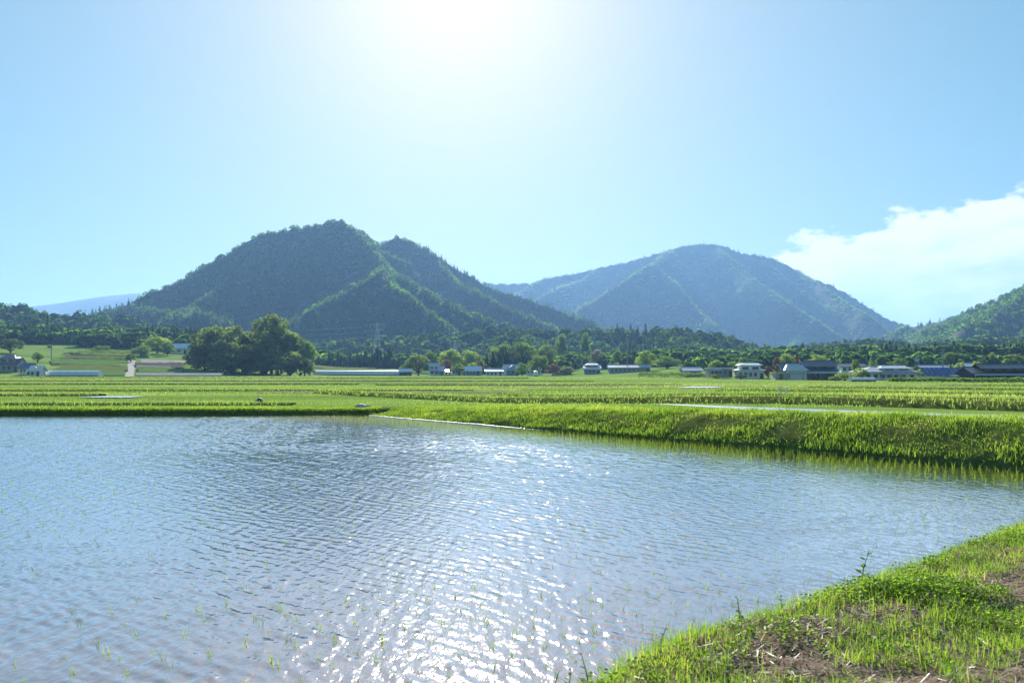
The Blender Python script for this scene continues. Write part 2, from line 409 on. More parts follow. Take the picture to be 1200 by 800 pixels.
# young growth over the far fields
N = 240000
y = 36*(9.0**RG.random(N)); u = RG.uniform(-60, 1260, N); x = xu(u, y)
ok = (dfield(x, y) > 3.2)
pd = fbm(x/14, y/5, 59, 3)
ok &= RG.random(N) < .35+.9*sstep(-.4, .4, pd)
x, y, pd = x[ok], y[ok], pd[ok]; n = len(x)
brk = np.array([36, 41, 48, 55, 64, 74, 82, 90, 100, 112, 122, 137, 150, 175, 195, 220, 262, 300, 330])
row_ = np.searchsorted(brk, y + .12*x*(x > 8)); cell = np.floor(x/(9+.16*y) + row_*.37)
gr_ = _hash(cell, row_.astype(float), 5); keep_ = RG.random(n) < .15+.9*_hash(cell, row_.astype(float), 9)
x, y, gr_ = x[keep_], y[keep_], gr_[keep_]; n = len(x)
tint = np.clip(.08+.78*gr_+.35*fbm(x/36, y/6, 61, 3)+RG.normal(0, .1, n), 0, 1)
tag(blades('field_grass', np.stack([x, y, G(x, y)-.02], -1), RG.uniform(.03, .12, n)*(.6+.8*gr_)*(1+y/400), RG.uniform(.02, .05, n)*(1+y/60), M_fgrass, tint, .4, 2), 'young green growth over the far fields', 'grass', kind='stuff')

def sheet(name, corners, z, mat):
    V = [(x, y, z) for x, y in corners]
    return tag(mesh_np(name, V, [[0, 1, 2, 3]], mat), kind='structure')
def lpt(o, t): q = C0+Ln*o+Ld*t; return tuple(q)
sheet('paddy_water', [lpt(4.1, 21), lpt(4.1, 45), lpt(7.8, 45), lpt(6.2, 13)], .80, M_water2)
sheet('paddy_water', [lpt(21.5, 6), lpt(21.5, 22), lpt(23.6, 20), lpt(23.2, 9)], .83, M_water2)
for (u0, u1, Y0_, Y1_) in ((92, 172, 68, 72.5), (-40, 22, 75, 79.5), (790, 850, 92, 100)):
    xs = [xu(u0, Y0_), xu(u1-.25*(u1-u0), Y0_), xu(u1, Y1_), xu(u0+.35*(u1-u0), Y1_)]; yy = [Y0_, Y0_, Y1_, Y1_]
    sheet('paddy_water', list(zip(xs, yy)), float(np.max(G(np.array(xs), np.array(yy))))+.05, M_water2)

# ------------------------------------------------------------------ rice seedlings in rows parallel to the bank
hills = []
for o in np.arange(-.35, -42, -.30):
    tt = np.arange(-2, 60, .20); tt = tt + RG.normal(0, .02, len(tt))
    oo = o + RG.normal(0, .015, len(tt))
    hills.append(np.stack([C0[0]+Ld[0]*tt+Ln[0]*oo, C0[1]+Ld[1]*tt+Ln[1]*oo], -1))
hp = np.concatenate(hills)
hx, hy = hp[:, 0], hp[:, 1]
uu = 600+FPX*hx/np.maximum(hy, 1)
ok = (hy > 4.6) & (hy < 46.8) & (dB(hx, hy) < -.1) & (uu > -70) & (uu < 1270)
ok &= RG.random(len(hx)) < np.clip(.62+.8*fbm(hx/4, hy/4, 71, 2)+.9*sstep(-4.5, -1.5, dL(hx, hy)), .08, .98)
hx, hy = hx[ok], hy[ok]
order = np.argsort(np.hypot(hx, hy)); hx, hy = hx[order], hy[order]
NEAR = 300
def hill_blades(cx, cy, nb=4):
    n = len(cx)
    x = np.repeat(cx, nb)+RG.normal(0, .012, n*nb); y = np.repeat(cy, nb)+RG.normal(0, .012, n*nb)
    edge = sstep(-4.5, -1, dL(x, y))
    return np.stack([x, y, np.full(n*nb, -.02)], -1), RG.uniform(.035, .085, n*nb)*(1+1.2*edge), RG.uniform(.004, .007, n*nb)
P, H, W_ = hill_blades(hx[NEAR:], hy[NEAR:], 3)
tag(blades('rice_seedlings', P, H, W_*1.25, M_rice, RG.random(len(P)), .6, 2), 'rows of young rice seedlings across the flooded paddy', 'rice', kind='stuff')
seed_src = []
for i in range(6):
    P, H, W_ = hill_blades(np.zeros(1), np.zeros(1), 4)
    o = blades('rice_seedling', P, H*1.0, W_*1.3, M_rice, RG.random(len(P)), .6, 3); seed_src.append(o)
for i in range(NEAR):
    o = seed_src[i] if i < 6 else seed_src[i % 6].copy()
    if i >= 6: COL.objects.link(o)
    o.location = (hx[i], hy[i], 0); o.rotation_euler = (0, 0, rnd.random()*6.28); s = rnd.uniform(.8, 1.4); o.scale = (s, s, s)
    tag(o, 'thin yellow-green rice seedling standing in the rippled water near the camera', 'rice seedling', 'rice seedlings in the near water')

# ------------------------------------------------------------------ mountains
def P3(l): return [at(u, v, D) for u, v, D in l]
def ridge_height(X, Y, ridges, k, seed, namp, gul, nsc=140.0):
    Z = np.zeros_like(X); ZR = np.full_like(X, 1.0)
    wx = X + 40*fbm(X/260, Y/260, seed+3, 3); wy = Y + 40*fbm(X/260, Y/260, seed+4, 3)
    for rg in ridges:
        kk = k; hh = 0
        if isinstance(rg, tuple): rg, kk = rg
        p = np.array(P3(rg))
        for a, b in zip(p[:-1], p[1:]):
            d = b[:2]-a[:2]; L2 = (d**2).sum()+1e-9
            mixx = X*.6+wx*.4; mixy = Y*.6+wy*.4
            t = np.clip(((mixx-a[0])*d[0]+(mixy-a[1])*d[1])/L2, 0, 1)
            t0 = np.clip(((X-a[0])*d[0]+(Y-a[1])*d[1])/L2, 0, 1)
            dist = np.hypot(X-(a[0]+t0*d[0]), Y-(a[1]+t0*d[1]))
            zr = np.maximum(a[2]+(b[2]-a[2])*t0, 1.0)
            z = zr-kk*dist; z = np.where(z > 0, z, 0)
            ZR = np.where(z > Z, zr, ZR); Z = np.maximum(Z, z)
    m = np.minimum(1, Z/40); dpt = np.clip((ZR-Z)/(gul*1.6), .12, 1)
    r1 = np.abs(fbm(X/(nsc*1.5), Y/(nsc*2.4), seed+9, 3)); r2 = np.abs(fbm(X/(nsc*.6), Y/(nsc*.9), seed+19, 3))
    Z = Z + m*(.5*namp*fbm(X/nsc, Y/nsc, seed, 5) + dpt*gul*(.45-1.9*r1-.8*r2))
    return Z
M_slope = pmat('forested_slope', (.016, .028, .010), (.04, .062, .02), .95, .02, .05)
FOREST_STOPS = [(0, (.026, .046, .020)), (.35, (.042, .078, .025)), (.6, (.075, .135, .034)), (.85, (.13, .21, .05)), (1, (.18, .26, .065))]
M_forest = leafmat('forest_leaf', FOREST_STOPS, .5, (1, 1.15, .45), 2.4, 0)
def crown_proto(nq, kind, seed):
    """leaf quads of one far crown: unit height, unit radius ~.45"""
    r = np.random.default_rng(seed); V = []
    for i in range(nq):
        if kind == 'cone':
            h = r.random()**.8; rad = (1-h)*.27*(.6+.4*r.random())+.01; a = r.random()*2*PI
            c = np.array((rad*math.cos(a), rad*math.sin(a), .08+h*.92)); nrm = np.array((math.cos(a), math.sin(a), .5)); s = .10*(1.15-h)+.035
        else:
            d = r.normal(size=3); d[2] = abs(d[2])*.9-.15; d /= np.linalg.norm(d); q = .6+.4*r.random()**.5
            c = np.array((d[0]*.46*q, d[1]*.46*q, .42+d[2]*.55*q)); nrm = d+r.normal(0, .35, 3); s = .13
        nrm = nrm/np.linalg.norm(nrm); a_ = np.cross(nrm, r.normal(size=3)); a_ /= np.linalg.norm(a_); b_ = np.cross(nrm, a_)
        s1, s2 = s*(.7+.6*r.random()), s*(.7+.6*r.random())
        V += [c-a_*s1, c-b_*s2, c+a_*s1, c+b_*s2]
    return np.array(V)
def forest(name, P, Hh, Wr, tint, conif, nq, label, cat='forest'):
    """one mesh of many small crowns: a far-off wood"""
    protos = {k: [crown_proto(nq, k, 100+j) for j in range(6)] for k in ('cone', 'round')}
    Vs = []; T = []
    for j in range(6):
        for kd in ('cone', 'round'):
            s = np.where((np.arange(len(P)) % 6 == j) & (conif == (kd == 'cone')))[0]
            if not len(s): continue
            pr = protos[kd][j]; yaw = RG.random(len(s))*2*PI; c, sn = np.cos(yaw), np.sin(yaw)
            x = pr[None, :, 0]*c[:, None]-pr[None, :, 1]*sn[:, None]; y = pr[None, :, 0]*sn[:, None]+pr[None, :, 1]*c[:, None]
            V = np.stack([x*(Hh[s]*Wr[s])[:, None], y*(Hh[s]*Wr[s])[:, None], pr[None, :, 2]*Hh[s][:, None]], -1) + P[s][:, None, :]
            Vs.append(V.reshape(-1, 3)); T.append(np.repeat(tint[s], len(pr)))
    V = np.concatenate(Vs); 
    return tag(mesh_np(name, V, np.arange(len(V)).reshape(-1, 4), M_forest, np.concatenate(T)), label, cat, kind='stuff')
def visible(P, lift, nb=900):
    """keeps the points that could be seen from around the camera (with a wide margin)"""
    az = np.arctan2(P[:, 0], P[:, 1]); r = np.hypot(P[:, 0], P[:, 1]); el = (P[:, 2]+lift-CH)/r
    b = np.clip(((az+.62)/1.24*nb).astype(int), 0, nb-1); top = np.full(nb, -9.0); ok = np.zeros(len(P), bool)
    for i in np.argsort(r):
        if el[i] > top[b[i]]-.006: ok[i] = True
        e = el[i]-lift/r[i]
        if e > top[b[i]]: top[b[i]] = e
    return ok & (np.abs(az) < .6)
def mountain(name, x0, x1, y0, y1, st, ridges, k, seed, namp, gul, nsc=140., base=-6, mat=None):
    xs = np.arange(x0, x1+st, st); yy = np.arange(y0, y1+st, st)
    X, Y = np.meshgrid(xs, yy)
    Z = ridge_height(X, Y, ridges, k, seed, namp, gul, nsc)
    edge = np.minimum(np.minimum(X-x0, x1-X), np.minimum(Y-y0, y1-Y))
    Z = base + (Z-base)*sstep(0, st*6, edge)
    tag(mesh_np(name, np.stack([X, Y, Z], -1).reshape(-1, 3), gridfaces(*X.shape), mat or M_slope, smooth=True), kind='structure')
    def samp(x, y):
        fx = np.clip((x-x0)/st, 0, len(xs)-1.001); fy = np.clip((y-y0)/st, 0, len(yy)-1.001)
        i = fx.astype(int); j = fy.astype(int); a = fx-i; b = fy-j
        return (Z[j, i]*(1-a)+Z[j, i+1]*a)*(1-b)+(Z[j+1, i]*(1-a)+Z[j+1, i+1]*a)*b
    return samp, (x0, x1, y0, y1)
def plant(name, samp, box, spacing, h0, h1, conf, nq, label, seed, zmin=6, tb=.45, umin=-60, umax=1260, wr=(.75, 1.05)):
    x0, x1, y0, y1 = box; n = int((x1-x0)*(y1-y0)/spacing**2)
    x = RG.uniform(x0, x1, n); y = RG.uniform(y0, y1, n); z = samp(x, y)
    u = 600+FPX*x/y
    ok = (z > zmin) & (u > umin) & (u < umax) & (z > G(x, y)+.5); x, y, z = x[ok], y[ok], z[ok]
    P = np.stack([x, y, z], -1); ok = visible(P, h1*.8); P = P[ok]; n = len(P)
    sp = fbm(P[:, 0]/110, P[:, 1]/150, seed, 3)
    con = (sp + RG.normal(0, .12, n)) < conf
    tint = np.clip(np.where(con, tb-.16, tb)+.30*fbm(P[:, 0]/60, P[:, 1]/60, seed+1, 3)+RG.normal(0, .05, n), 0, 1)
    Hh = RG.uniform(h0*.75, h1*1.15, n)*np.where(con, 1.2, 1.0); Wr = RG.uniform(*wr, n)*np.where(con, .9, 1.15)
    P[:, 2] -= Hh*.30
    return forest(name, P, Hh, Wr, tint, con, nq, label)

m1 = mountain('mountain', -1150, 620, 820, 2200, 7.0, [
    [(40, 380, 1200), (110, 366, 1330), (150, 357, 1400), (185, 340, 1450), (215, 327, 1480), (250, 307, 1520), (280, 287, 1550), (310, 273, 1580), (350, 267, 1600), (374, 263, 1610), (384, 258, 1605), (400, 258, 1600), (412, 265, 1600)],
    [(412, 266, 1600), (430, 285, 1520), (450, 305, 1430), (480, 327, 1330), (510, 345, 1250), (550, 366, 1150), (600, 384, 1050)],
    [(412, 272, 1640), (426, 284, 1690), (440, 290, 1740), (452, 283, 1775), (466, 276, 1790), (478, 280, 1790), (500, 292, 1790), (540, 316, 1790), (575, 337, 1780), (620, 349, 1750), (660, 364, 1700), (700, 378, 1600), (760, 389, 1500)],
    ([(450, 305, 1430), (443, 319, 1250), (415, 330, 1200), (385, 345, 1150), (350, 364, 1080), (315, 382, 1020)], .95),
    ([(443, 319, 1250), (470, 335, 1180), (490, 354, 1120), (510, 369, 1060), (540, 389, 980)], .95),
    ([(310, 273, 1580), (280, 310, 1430), (250, 340, 1320), (215, 362, 1200), (180, 380, 1100)], .9),
    ([(150, 357, 1400), (190, 362, 1250), (240, 366, 1150), (270, 372, 1080)], .9),
    ([(500, 292, 1790), (540, 330, 1600), (590, 358, 1450), (640, 376, 1350)], .9),
], .85, 5, 13, 46)
plant('mountain_forest', *m1, 7.3, 6, 10, -.24, 32, 'dense wood covering the dark twin-topped mountain', 201, tb=.42)
m2 = mountain('mountain', -400, 2100, 2300, 4700, 15.0, [
    [(540, 333, 3900), (575, 331, 3800), (620, 329, 3750), (660, 318, 3700), (700, 311, 3700), (740, 303, 3650), (770, 294, 3600), (800, 285, 3600), (822, 283, 3600), (850, 287, 3600), (870, 296, 3550), (885, 297, 3530), (905, 302, 3500), (930, 314, 3480), (950, 327, 3450), (970, 333, 3430), (1000, 349, 3400), (1030, 364, 3350), (1060, 375, 3300), (1090, 384, 3200)],
    ([(790, 291, 3600), (778, 297, 3400), (765, 304, 3150), (735, 323, 2950), (700, 348, 2720), (670, 368, 2520)], 1.0),
    ([(765, 304, 3150), (790, 327, 2950), (815, 357, 2720), (838, 378, 2560)], 1.0),
    ([(835, 284, 3600), (855, 302, 3380), (880, 325, 3120), (915, 350, 2860), (955, 374, 2650)], .95),
    ([(930, 314, 3480), (955, 330, 3250), (985, 350, 3000), (1015, 370, 2800)], .95),
    ([(700, 311, 3700), (670, 326, 3450), (640, 342, 3200), (615, 356, 3050)], .95),
    ([(885, 297, 3530), (930, 335, 3200), (985, 372, 2900)], .95),
    ([(640, 322, 3730), (600, 342, 3450), (560, 358, 3250)], .95),
], .95, 15, 26, 120, 300.)
plant('mountain_forest', *m2, 13.0, 7, 12, -.2, 16, 'forest on the distant blue rounded mountain', 211, tb=.5)
m3 = mountain('mountain', 500, 1500, 1050, 2300, 9.0, [
    [(1050, 388, 2000), (1075, 383, 2000), (1110, 378, 1900), (1140, 364, 1800), (1170, 349, 1750), (1200, 336, 1700), (1240, 314, 1650), (1300, 294, 1600), (1400, 280, 1600)],
    ([(1240, 314, 1650), (1200, 345, 1480), (1165, 368, 1330), (1120, 392, 1200)], .5),
    ([(1300, 294, 1600), (1270, 345, 1380), (1230, 375, 1220)], .5),
], .58, 25, 12, 36)
plant('mountain_forest', *m3, 9.5, 7, 12, -.1, 30, 'wood on the green hill rising behind the black-roofed farmhouses', 221, tb=.5)
M_far = pmat('distant_slope', (.03, .05, .03), (.05, .075, .04), .95, .004, .05)
mountain('mountain', -5200, -900, 4800, 7600, 60.0, [
    [(-260, 350, 6200), (-100, 362, 6200), (0, 360, 6200), (45, 357, 6200), (90, 351, 6200), (130, 345, 6200), (160, 342, 6200), (185, 342, 6200), (230, 352, 6200), (300, 370, 6200)],
], .35, 35, 50, 40, 700., mat=M_far)
# wooded foothills in front of the mountains
h1 = mountain('hill', -820, -60, 560, 1250, 6.0, [
    [(-120, 350, 960), (-40, 358, 950), (20, 364, 950), (60, 374, 960), (110, 374, 980), (160, 380, 980), (220, 392, 960), (290, 408, 930)],
    ([(-40, 358, 950), (-30, 385, 780), (-20, 404, 660)], .4),
    ([(110, 374, 980), (130, 392, 820), (150, 404, 740)], .4),
], .32, 45, 11, 3, 110.)
plant('hill_forest', *h1, 7.4, 8, 13, -.2, 60, 'dark wood on the low hill at the foot of the left mountain', 231, zmin=5, tb=.28)
h2 = mountain('hill', -330, 560, 600, 1250, 6.0, [
    [(300, 412, 900), (370, 406, 880), (450, 402, 880), (520, 396, 900), (600, 392, 900), (660, 391, 920), (720, 391, 920), (775, 389, 900), (810, 394, 900), (850, 403, 900), (880, 411, 900), (930, 417, 900), (1000, 423, 900)],
    ([(600, 392, 900), (605, 410, 760), (610, 420, 700)], .35),
    ([(775, 389, 900), (790, 410, 780), (800, 421, 700)], .35),
], .30, 55, 10, 3, 110.)
plant('hill_forest', *h2, 7.0, 7, 12, -.35, 60, 'dark cedar wood along the foot of the mountains behind the village', 241, zmin=4, tb=.26)
h3 = mountain('hill', 150, 1100, 620, 1400, 7.0, [
    [(820, 418, 1000), (900, 412, 1050), (960, 408, 1050), (1020, 404, 1000), (1080, 406, 950), (1140, 404, 900), (1200, 402, 900), (1300, 398, 900)],
    ([(1200, 402, 900), (1190, 415, 740)], .35),
], .28, 65, 9, 3, 110.)
plant('hill_forest', *h3, 7.0, 6, 11, -.45, 55, 'dark wood behind the right-hand farmhouses below the far mountain', 251, zmin=4, tb=.30)

def ground_wood(name, u0, u1, y0, y1, spacing, h0, h1, conf, tb, label, seed):
    n = int((xu(u1, y1)-xu(u0, y1))*(y1-y0)/spacing**2)
    y = RG.uniform(y0, y1, n); u = u0+(u1-u0)*RG.random(n); x = xu(u, y); cl = fbm(x/38, y/30, seed, 3)
    ok = cl > -.22+.5*(RG.random(n)-.5)*.3; x, y, cl = x[ok], y[ok], cl[ok]; n = len(x)
    con = fbm(x/30, y/30, seed+1, 2) < conf
    Hh = RG.uniform(h0, h1, n)*(1+.5*cl)*np.where(con, 1.25, 1); P = np.stack([x, y, G(x, y)-Hh*.16], -1)
    tint = np.clip(np.where(con, .2, tb)+.3*fbm(x/20, y/20, seed+2, 2)+RG.normal(0, .12, n), 0, 1)
    return forest(name, P, Hh, RG.uniform(.85, 1.2, n)*np.where(con, .75, 1.2), tint, con, 150, label)
ground_wood('scrub_wood', 545, 1275, 500, 700, 6.2, 5, 9, -.35, .46, 'mixed scrub and trees between the hamlets and the dark wood', 261)
ground_wood('scrub_wood', 350, 560, 585, 720, 6.5, 5, 9, -.35, .46, 'mixed trees above the sloping fields below the pylon', 271)
ground_wood('scrub_wood', -80, 345, 560, 720, 6.5, 6, 10, -.25, .32, 'mixed trees along the top of the left terraces', 281)
ground_wood('scrub_wood', 800, 1275, 400, 500, 8, 3, 6, -.5, .6, 'light green scrub and orchard trees behind the right-hand farmhouses', 291)
# ------------------------------------------------------------------ trees that can be told apart
TREE = {
 'olive': leafmat('olive_leaf', [(0, (.065, .095, .028)), (.5, (.115, .17, .04)), (1, (.17, .23, .055))], .5, tgain=2.0),
 'green': leafmat('green_leaf', [(0, (.06, .11, .024)), (.5, (.11, .185, .036)), (1, (.17, .25, .055))], .5, tgain=1.9),
 'lime': leafmat('lime_leaf', [(0, (.12, .18, .035)), (.5, (.19, .27, .05)), (1, (.27, .34, .075))], .52, tgain=1.9),
 'rust': leafmat('rust_leaf', [(0, (.10, .06, .03)), (.5, (.16, .10, .04)), (1, (.22, .15, .05))], .4, (1.2, 1, .4)),
 'pale': leafmat('blossom_leaf', [(0, (.14, .18, .08)), (.5, (.28, .30, .18)), (1, (.5, .5, .38))], .45, (1, 1, .8), 1),
 'cedar': leafmat('cedar_needle', [(0, (.040, .070, .028)), (.5, (.07, .115, .038)), (1, (.11, .16, .05))], .45, tgain=1.8),
}
def leaf_quads(C, Nn, s, r):
    n = len(C); nrm = Nn/np.linalg.norm(Nn, axis=1)[:, None]
    a = np.cross(nrm, r.normal(size=(n, 3))); a /= np.linalg.norm(a, axis=1)[:, None]; b = np.cross(nrm, a)
    s1 = (s*r.uniform(.6, 1.3, n))[:, None]; s2 = (s*r.uniform(.6, 1.3, n))[:, None]
    return np.stack([C-a*s1, C-b*s2, C+a*s1, C+b*s2], 1).reshape(-1, 3)
def crown_mesh(kind, seed):
    """unit tree: height 1, crown radius .5; returns leaf verts and tints, and a trunk builder"""
    r = np.random.default_rng(seed); Cs = []; Ns = []; Ti = []
    mb = MB()
    if kind == 'conifer':
        n = 1500; h = r.random(n)**.75; a = r.random(n)*2*PI
        lay = .72+.28*np.sin(h*38+np.sin(a*3+seed)*1.2)
        rad = ((1-h)**.85*.46+.015)*lay*np.sqrt(r.uniform(.25, 1, n))
        C = np.stack([rad*np.cos(a), rad*np.sin(a), .10+.9*h-rad*.15], -1)
        Nn = np.stack([np.cos(a)*.6, np.sin(a)*.6, np.full(n, .8)], -1)+r.normal(0, .4, (n, 3))
        V = leaf_quads(C, Nn, .030, r); T = np.repeat(np.clip(.5+r.normal(0, .15, n), 0, 1), 4)
        mb.tube([(0, 0, -.04), (0, 0, .3), (.004, 0, .7), (0, 0, .97)], [.028, .02, .011, .003])
        return V, T, mb
    nl = {'round': 12, 'broad': 14, 'shrub': 9, 'tall': 11}[kind]
    trunk_h = {'round': .07, 'broad': .10, 'shrub': .0, 'tall': .08}[kind]
    ctr = []
    for i in range(nl):
        a = i*2.4+r.normal(0, .3); q = (i+.5)/nl
        zc = trunk_h + (1-trunk_h)*(.25+.62*q)
        sp = {'round': .30, 'broad': .34, 'shrub': .30, 'tall': .22}[kind]*math.sqrt(max(.08, 1-(2*q-.75)**2*.75))
        ctr.append((sp*math.cos(a), sp*math.sin(a), min(zc, .86), r.uniform(.14, .22)))
    ctr.append((0, 0, trunk_h+(1-trunk_h)*.5, .27))
    for (x, y, z, rr) in ctr:
        n = int(2300*rr*rr*4); d = r.normal(size=(n, 3)); d /= np.linalg.norm(d, axis=1)[:, None]
        q = r.uniform(.15, 1, n)**.4
        q *= .82+.30*np.sin(d[:, 0]*6+seed+x*9)*np.sin(d[:, 1]*7+z*11)*np.cos(d[:, 2]*5)
        C = np.array((x, y, z))+d*(q*rr)[:, None]*np.array((1, 1, .85))
        Cs.append(C); Ns.append(d+r.normal(0, .6, (n, 3))); Ti.append(np.clip(np.full(n, .5+r.normal(0, .12))+r.normal(0, .1, n), 0, 1))
    C = np.concatenate(Cs); keep = C[:, 2] > .02; C = C[keep]
    V = leaf_quads(C, np.concatenate(Ns)[keep], .020, r)
    mb.tube([(0, 0, -.05), (.005, 0, trunk_h*.6+.03), (0, .008, trunk_h+.2), (.006, 0, .68)], [.034, .026, .016, .005])
    for (x, y, z, rr) in ctr[:nl]:
        mb.tube([(0, 0, trunk_h*.8+.02), (x*.5, y*.5, (trunk_h+z)*.5+.02), (x*.9, y*.9, z)], [.014, .009, .003], 5, False)
    return V, np.repeat(np.concatenate(Ti)[keep], 4), mb
TSRC = {}
def tree_parts(kind, col, var):
    key = (kind, col, var)
    if key not in TSRC:
        V, T, mb = crown_mesh(kind, 300+var*7+len(kind))
        o = mesh_np('crown', V, np.arange(len(V)).reshape(-1, 4), TREE[col], T)
        t = mb.build('trunk', M_bark, smooth=True)
        TSRC[key] = [o, t, False]
    return TSRC[key]
def tree(u, vtop, D, wpx, kind, col, label, group=None, cat='tree', zoff=0, vbase=None):
    x = xu(u, D); z = float(G(x, D)) if vbase is None else at(u, vbase, D)[2]
    H = max(1.2, at(u, vtop, D)[2]-z); W = wpx/FPX*D
    nm = {'conifer': 'conifer_tree', 'shrub': 'shrub'}.get(kind, 'broadleaf_tree')
    root = empty(nm, (x, D, z+zoff), rnd.random()*6.28, label, cat if kind != 'shrub' else 'shrub', group)
    sw = W*(1.0 if kind == 'conifer' else 1.22)
    root.scale = (sw, sw, H)
    src = tree_parts(kind, col, rnd.randrange(3))
    for p in src[:2]:
        c = p if not src[2] else p.copy()
        if src[2]: COL.objects.link(c)
        c.parent = root
    src[2] = True
    return root
GR = 'trees of the dark grove'
for a in [
 (318, 366, 430, 58, 'round', 'olive', 'tallest domed tree of the dark grove left of the long white greenhouse, lit on top'),
 (247, 381, 432, 50, 'broad', 'olive', 'broad olive tree at the left end of the dark grove'),
 (273, 379, 436, 44, 'round', 'olive', 'round-topped tree in the dark grove, second tallest, beside the domed one'),
 (262, 396, 418, 40, 'round', 'olive', 'lower dark tree in front of the grove left half'),
 (292, 388, 440, 40, 'tall', 'cedar', 'narrow dark tree between the two tallest crowns of the grove'),
 (288, 402, 416, 36, 'round', 'olive', 'small olive tree with lit top in front of the grove middle'),
 (312, 398, 414, 44, 'round', 'olive', 'dark round tree at the front foot of the tallest domed tree'),
 (338, 388, 434, 44, 'broad', 'olive', 'dark broad tree right of the tallest domed tree'),
 (357, 398, 428, 30, 'round', 'green', 'light-edged round tree closing the right end of the dark grove'),
 (232, 404, 424, 34, 'round', 'cedar', 'low dark tree at the left foot of the grove beside the white-roofed barn'),
 (340, 410, 412, 44, 'shrub', 'olive', 'dark bush filling the front of the grove right half'),
 (308, 414, 409, 44, 'shrub', 'cedar', 'dark bush filling the front of the grove middle'),
 (240, 416, 414, 36, 'shrub', 'cedar', 'dark bush closing the front of the grove at its left end'),
 (272, 412, 410, 48, 'shrub', 'olive', 'dark bush filling the front of the grove left half'),
]: tree(*a[:6], a[6], GR)
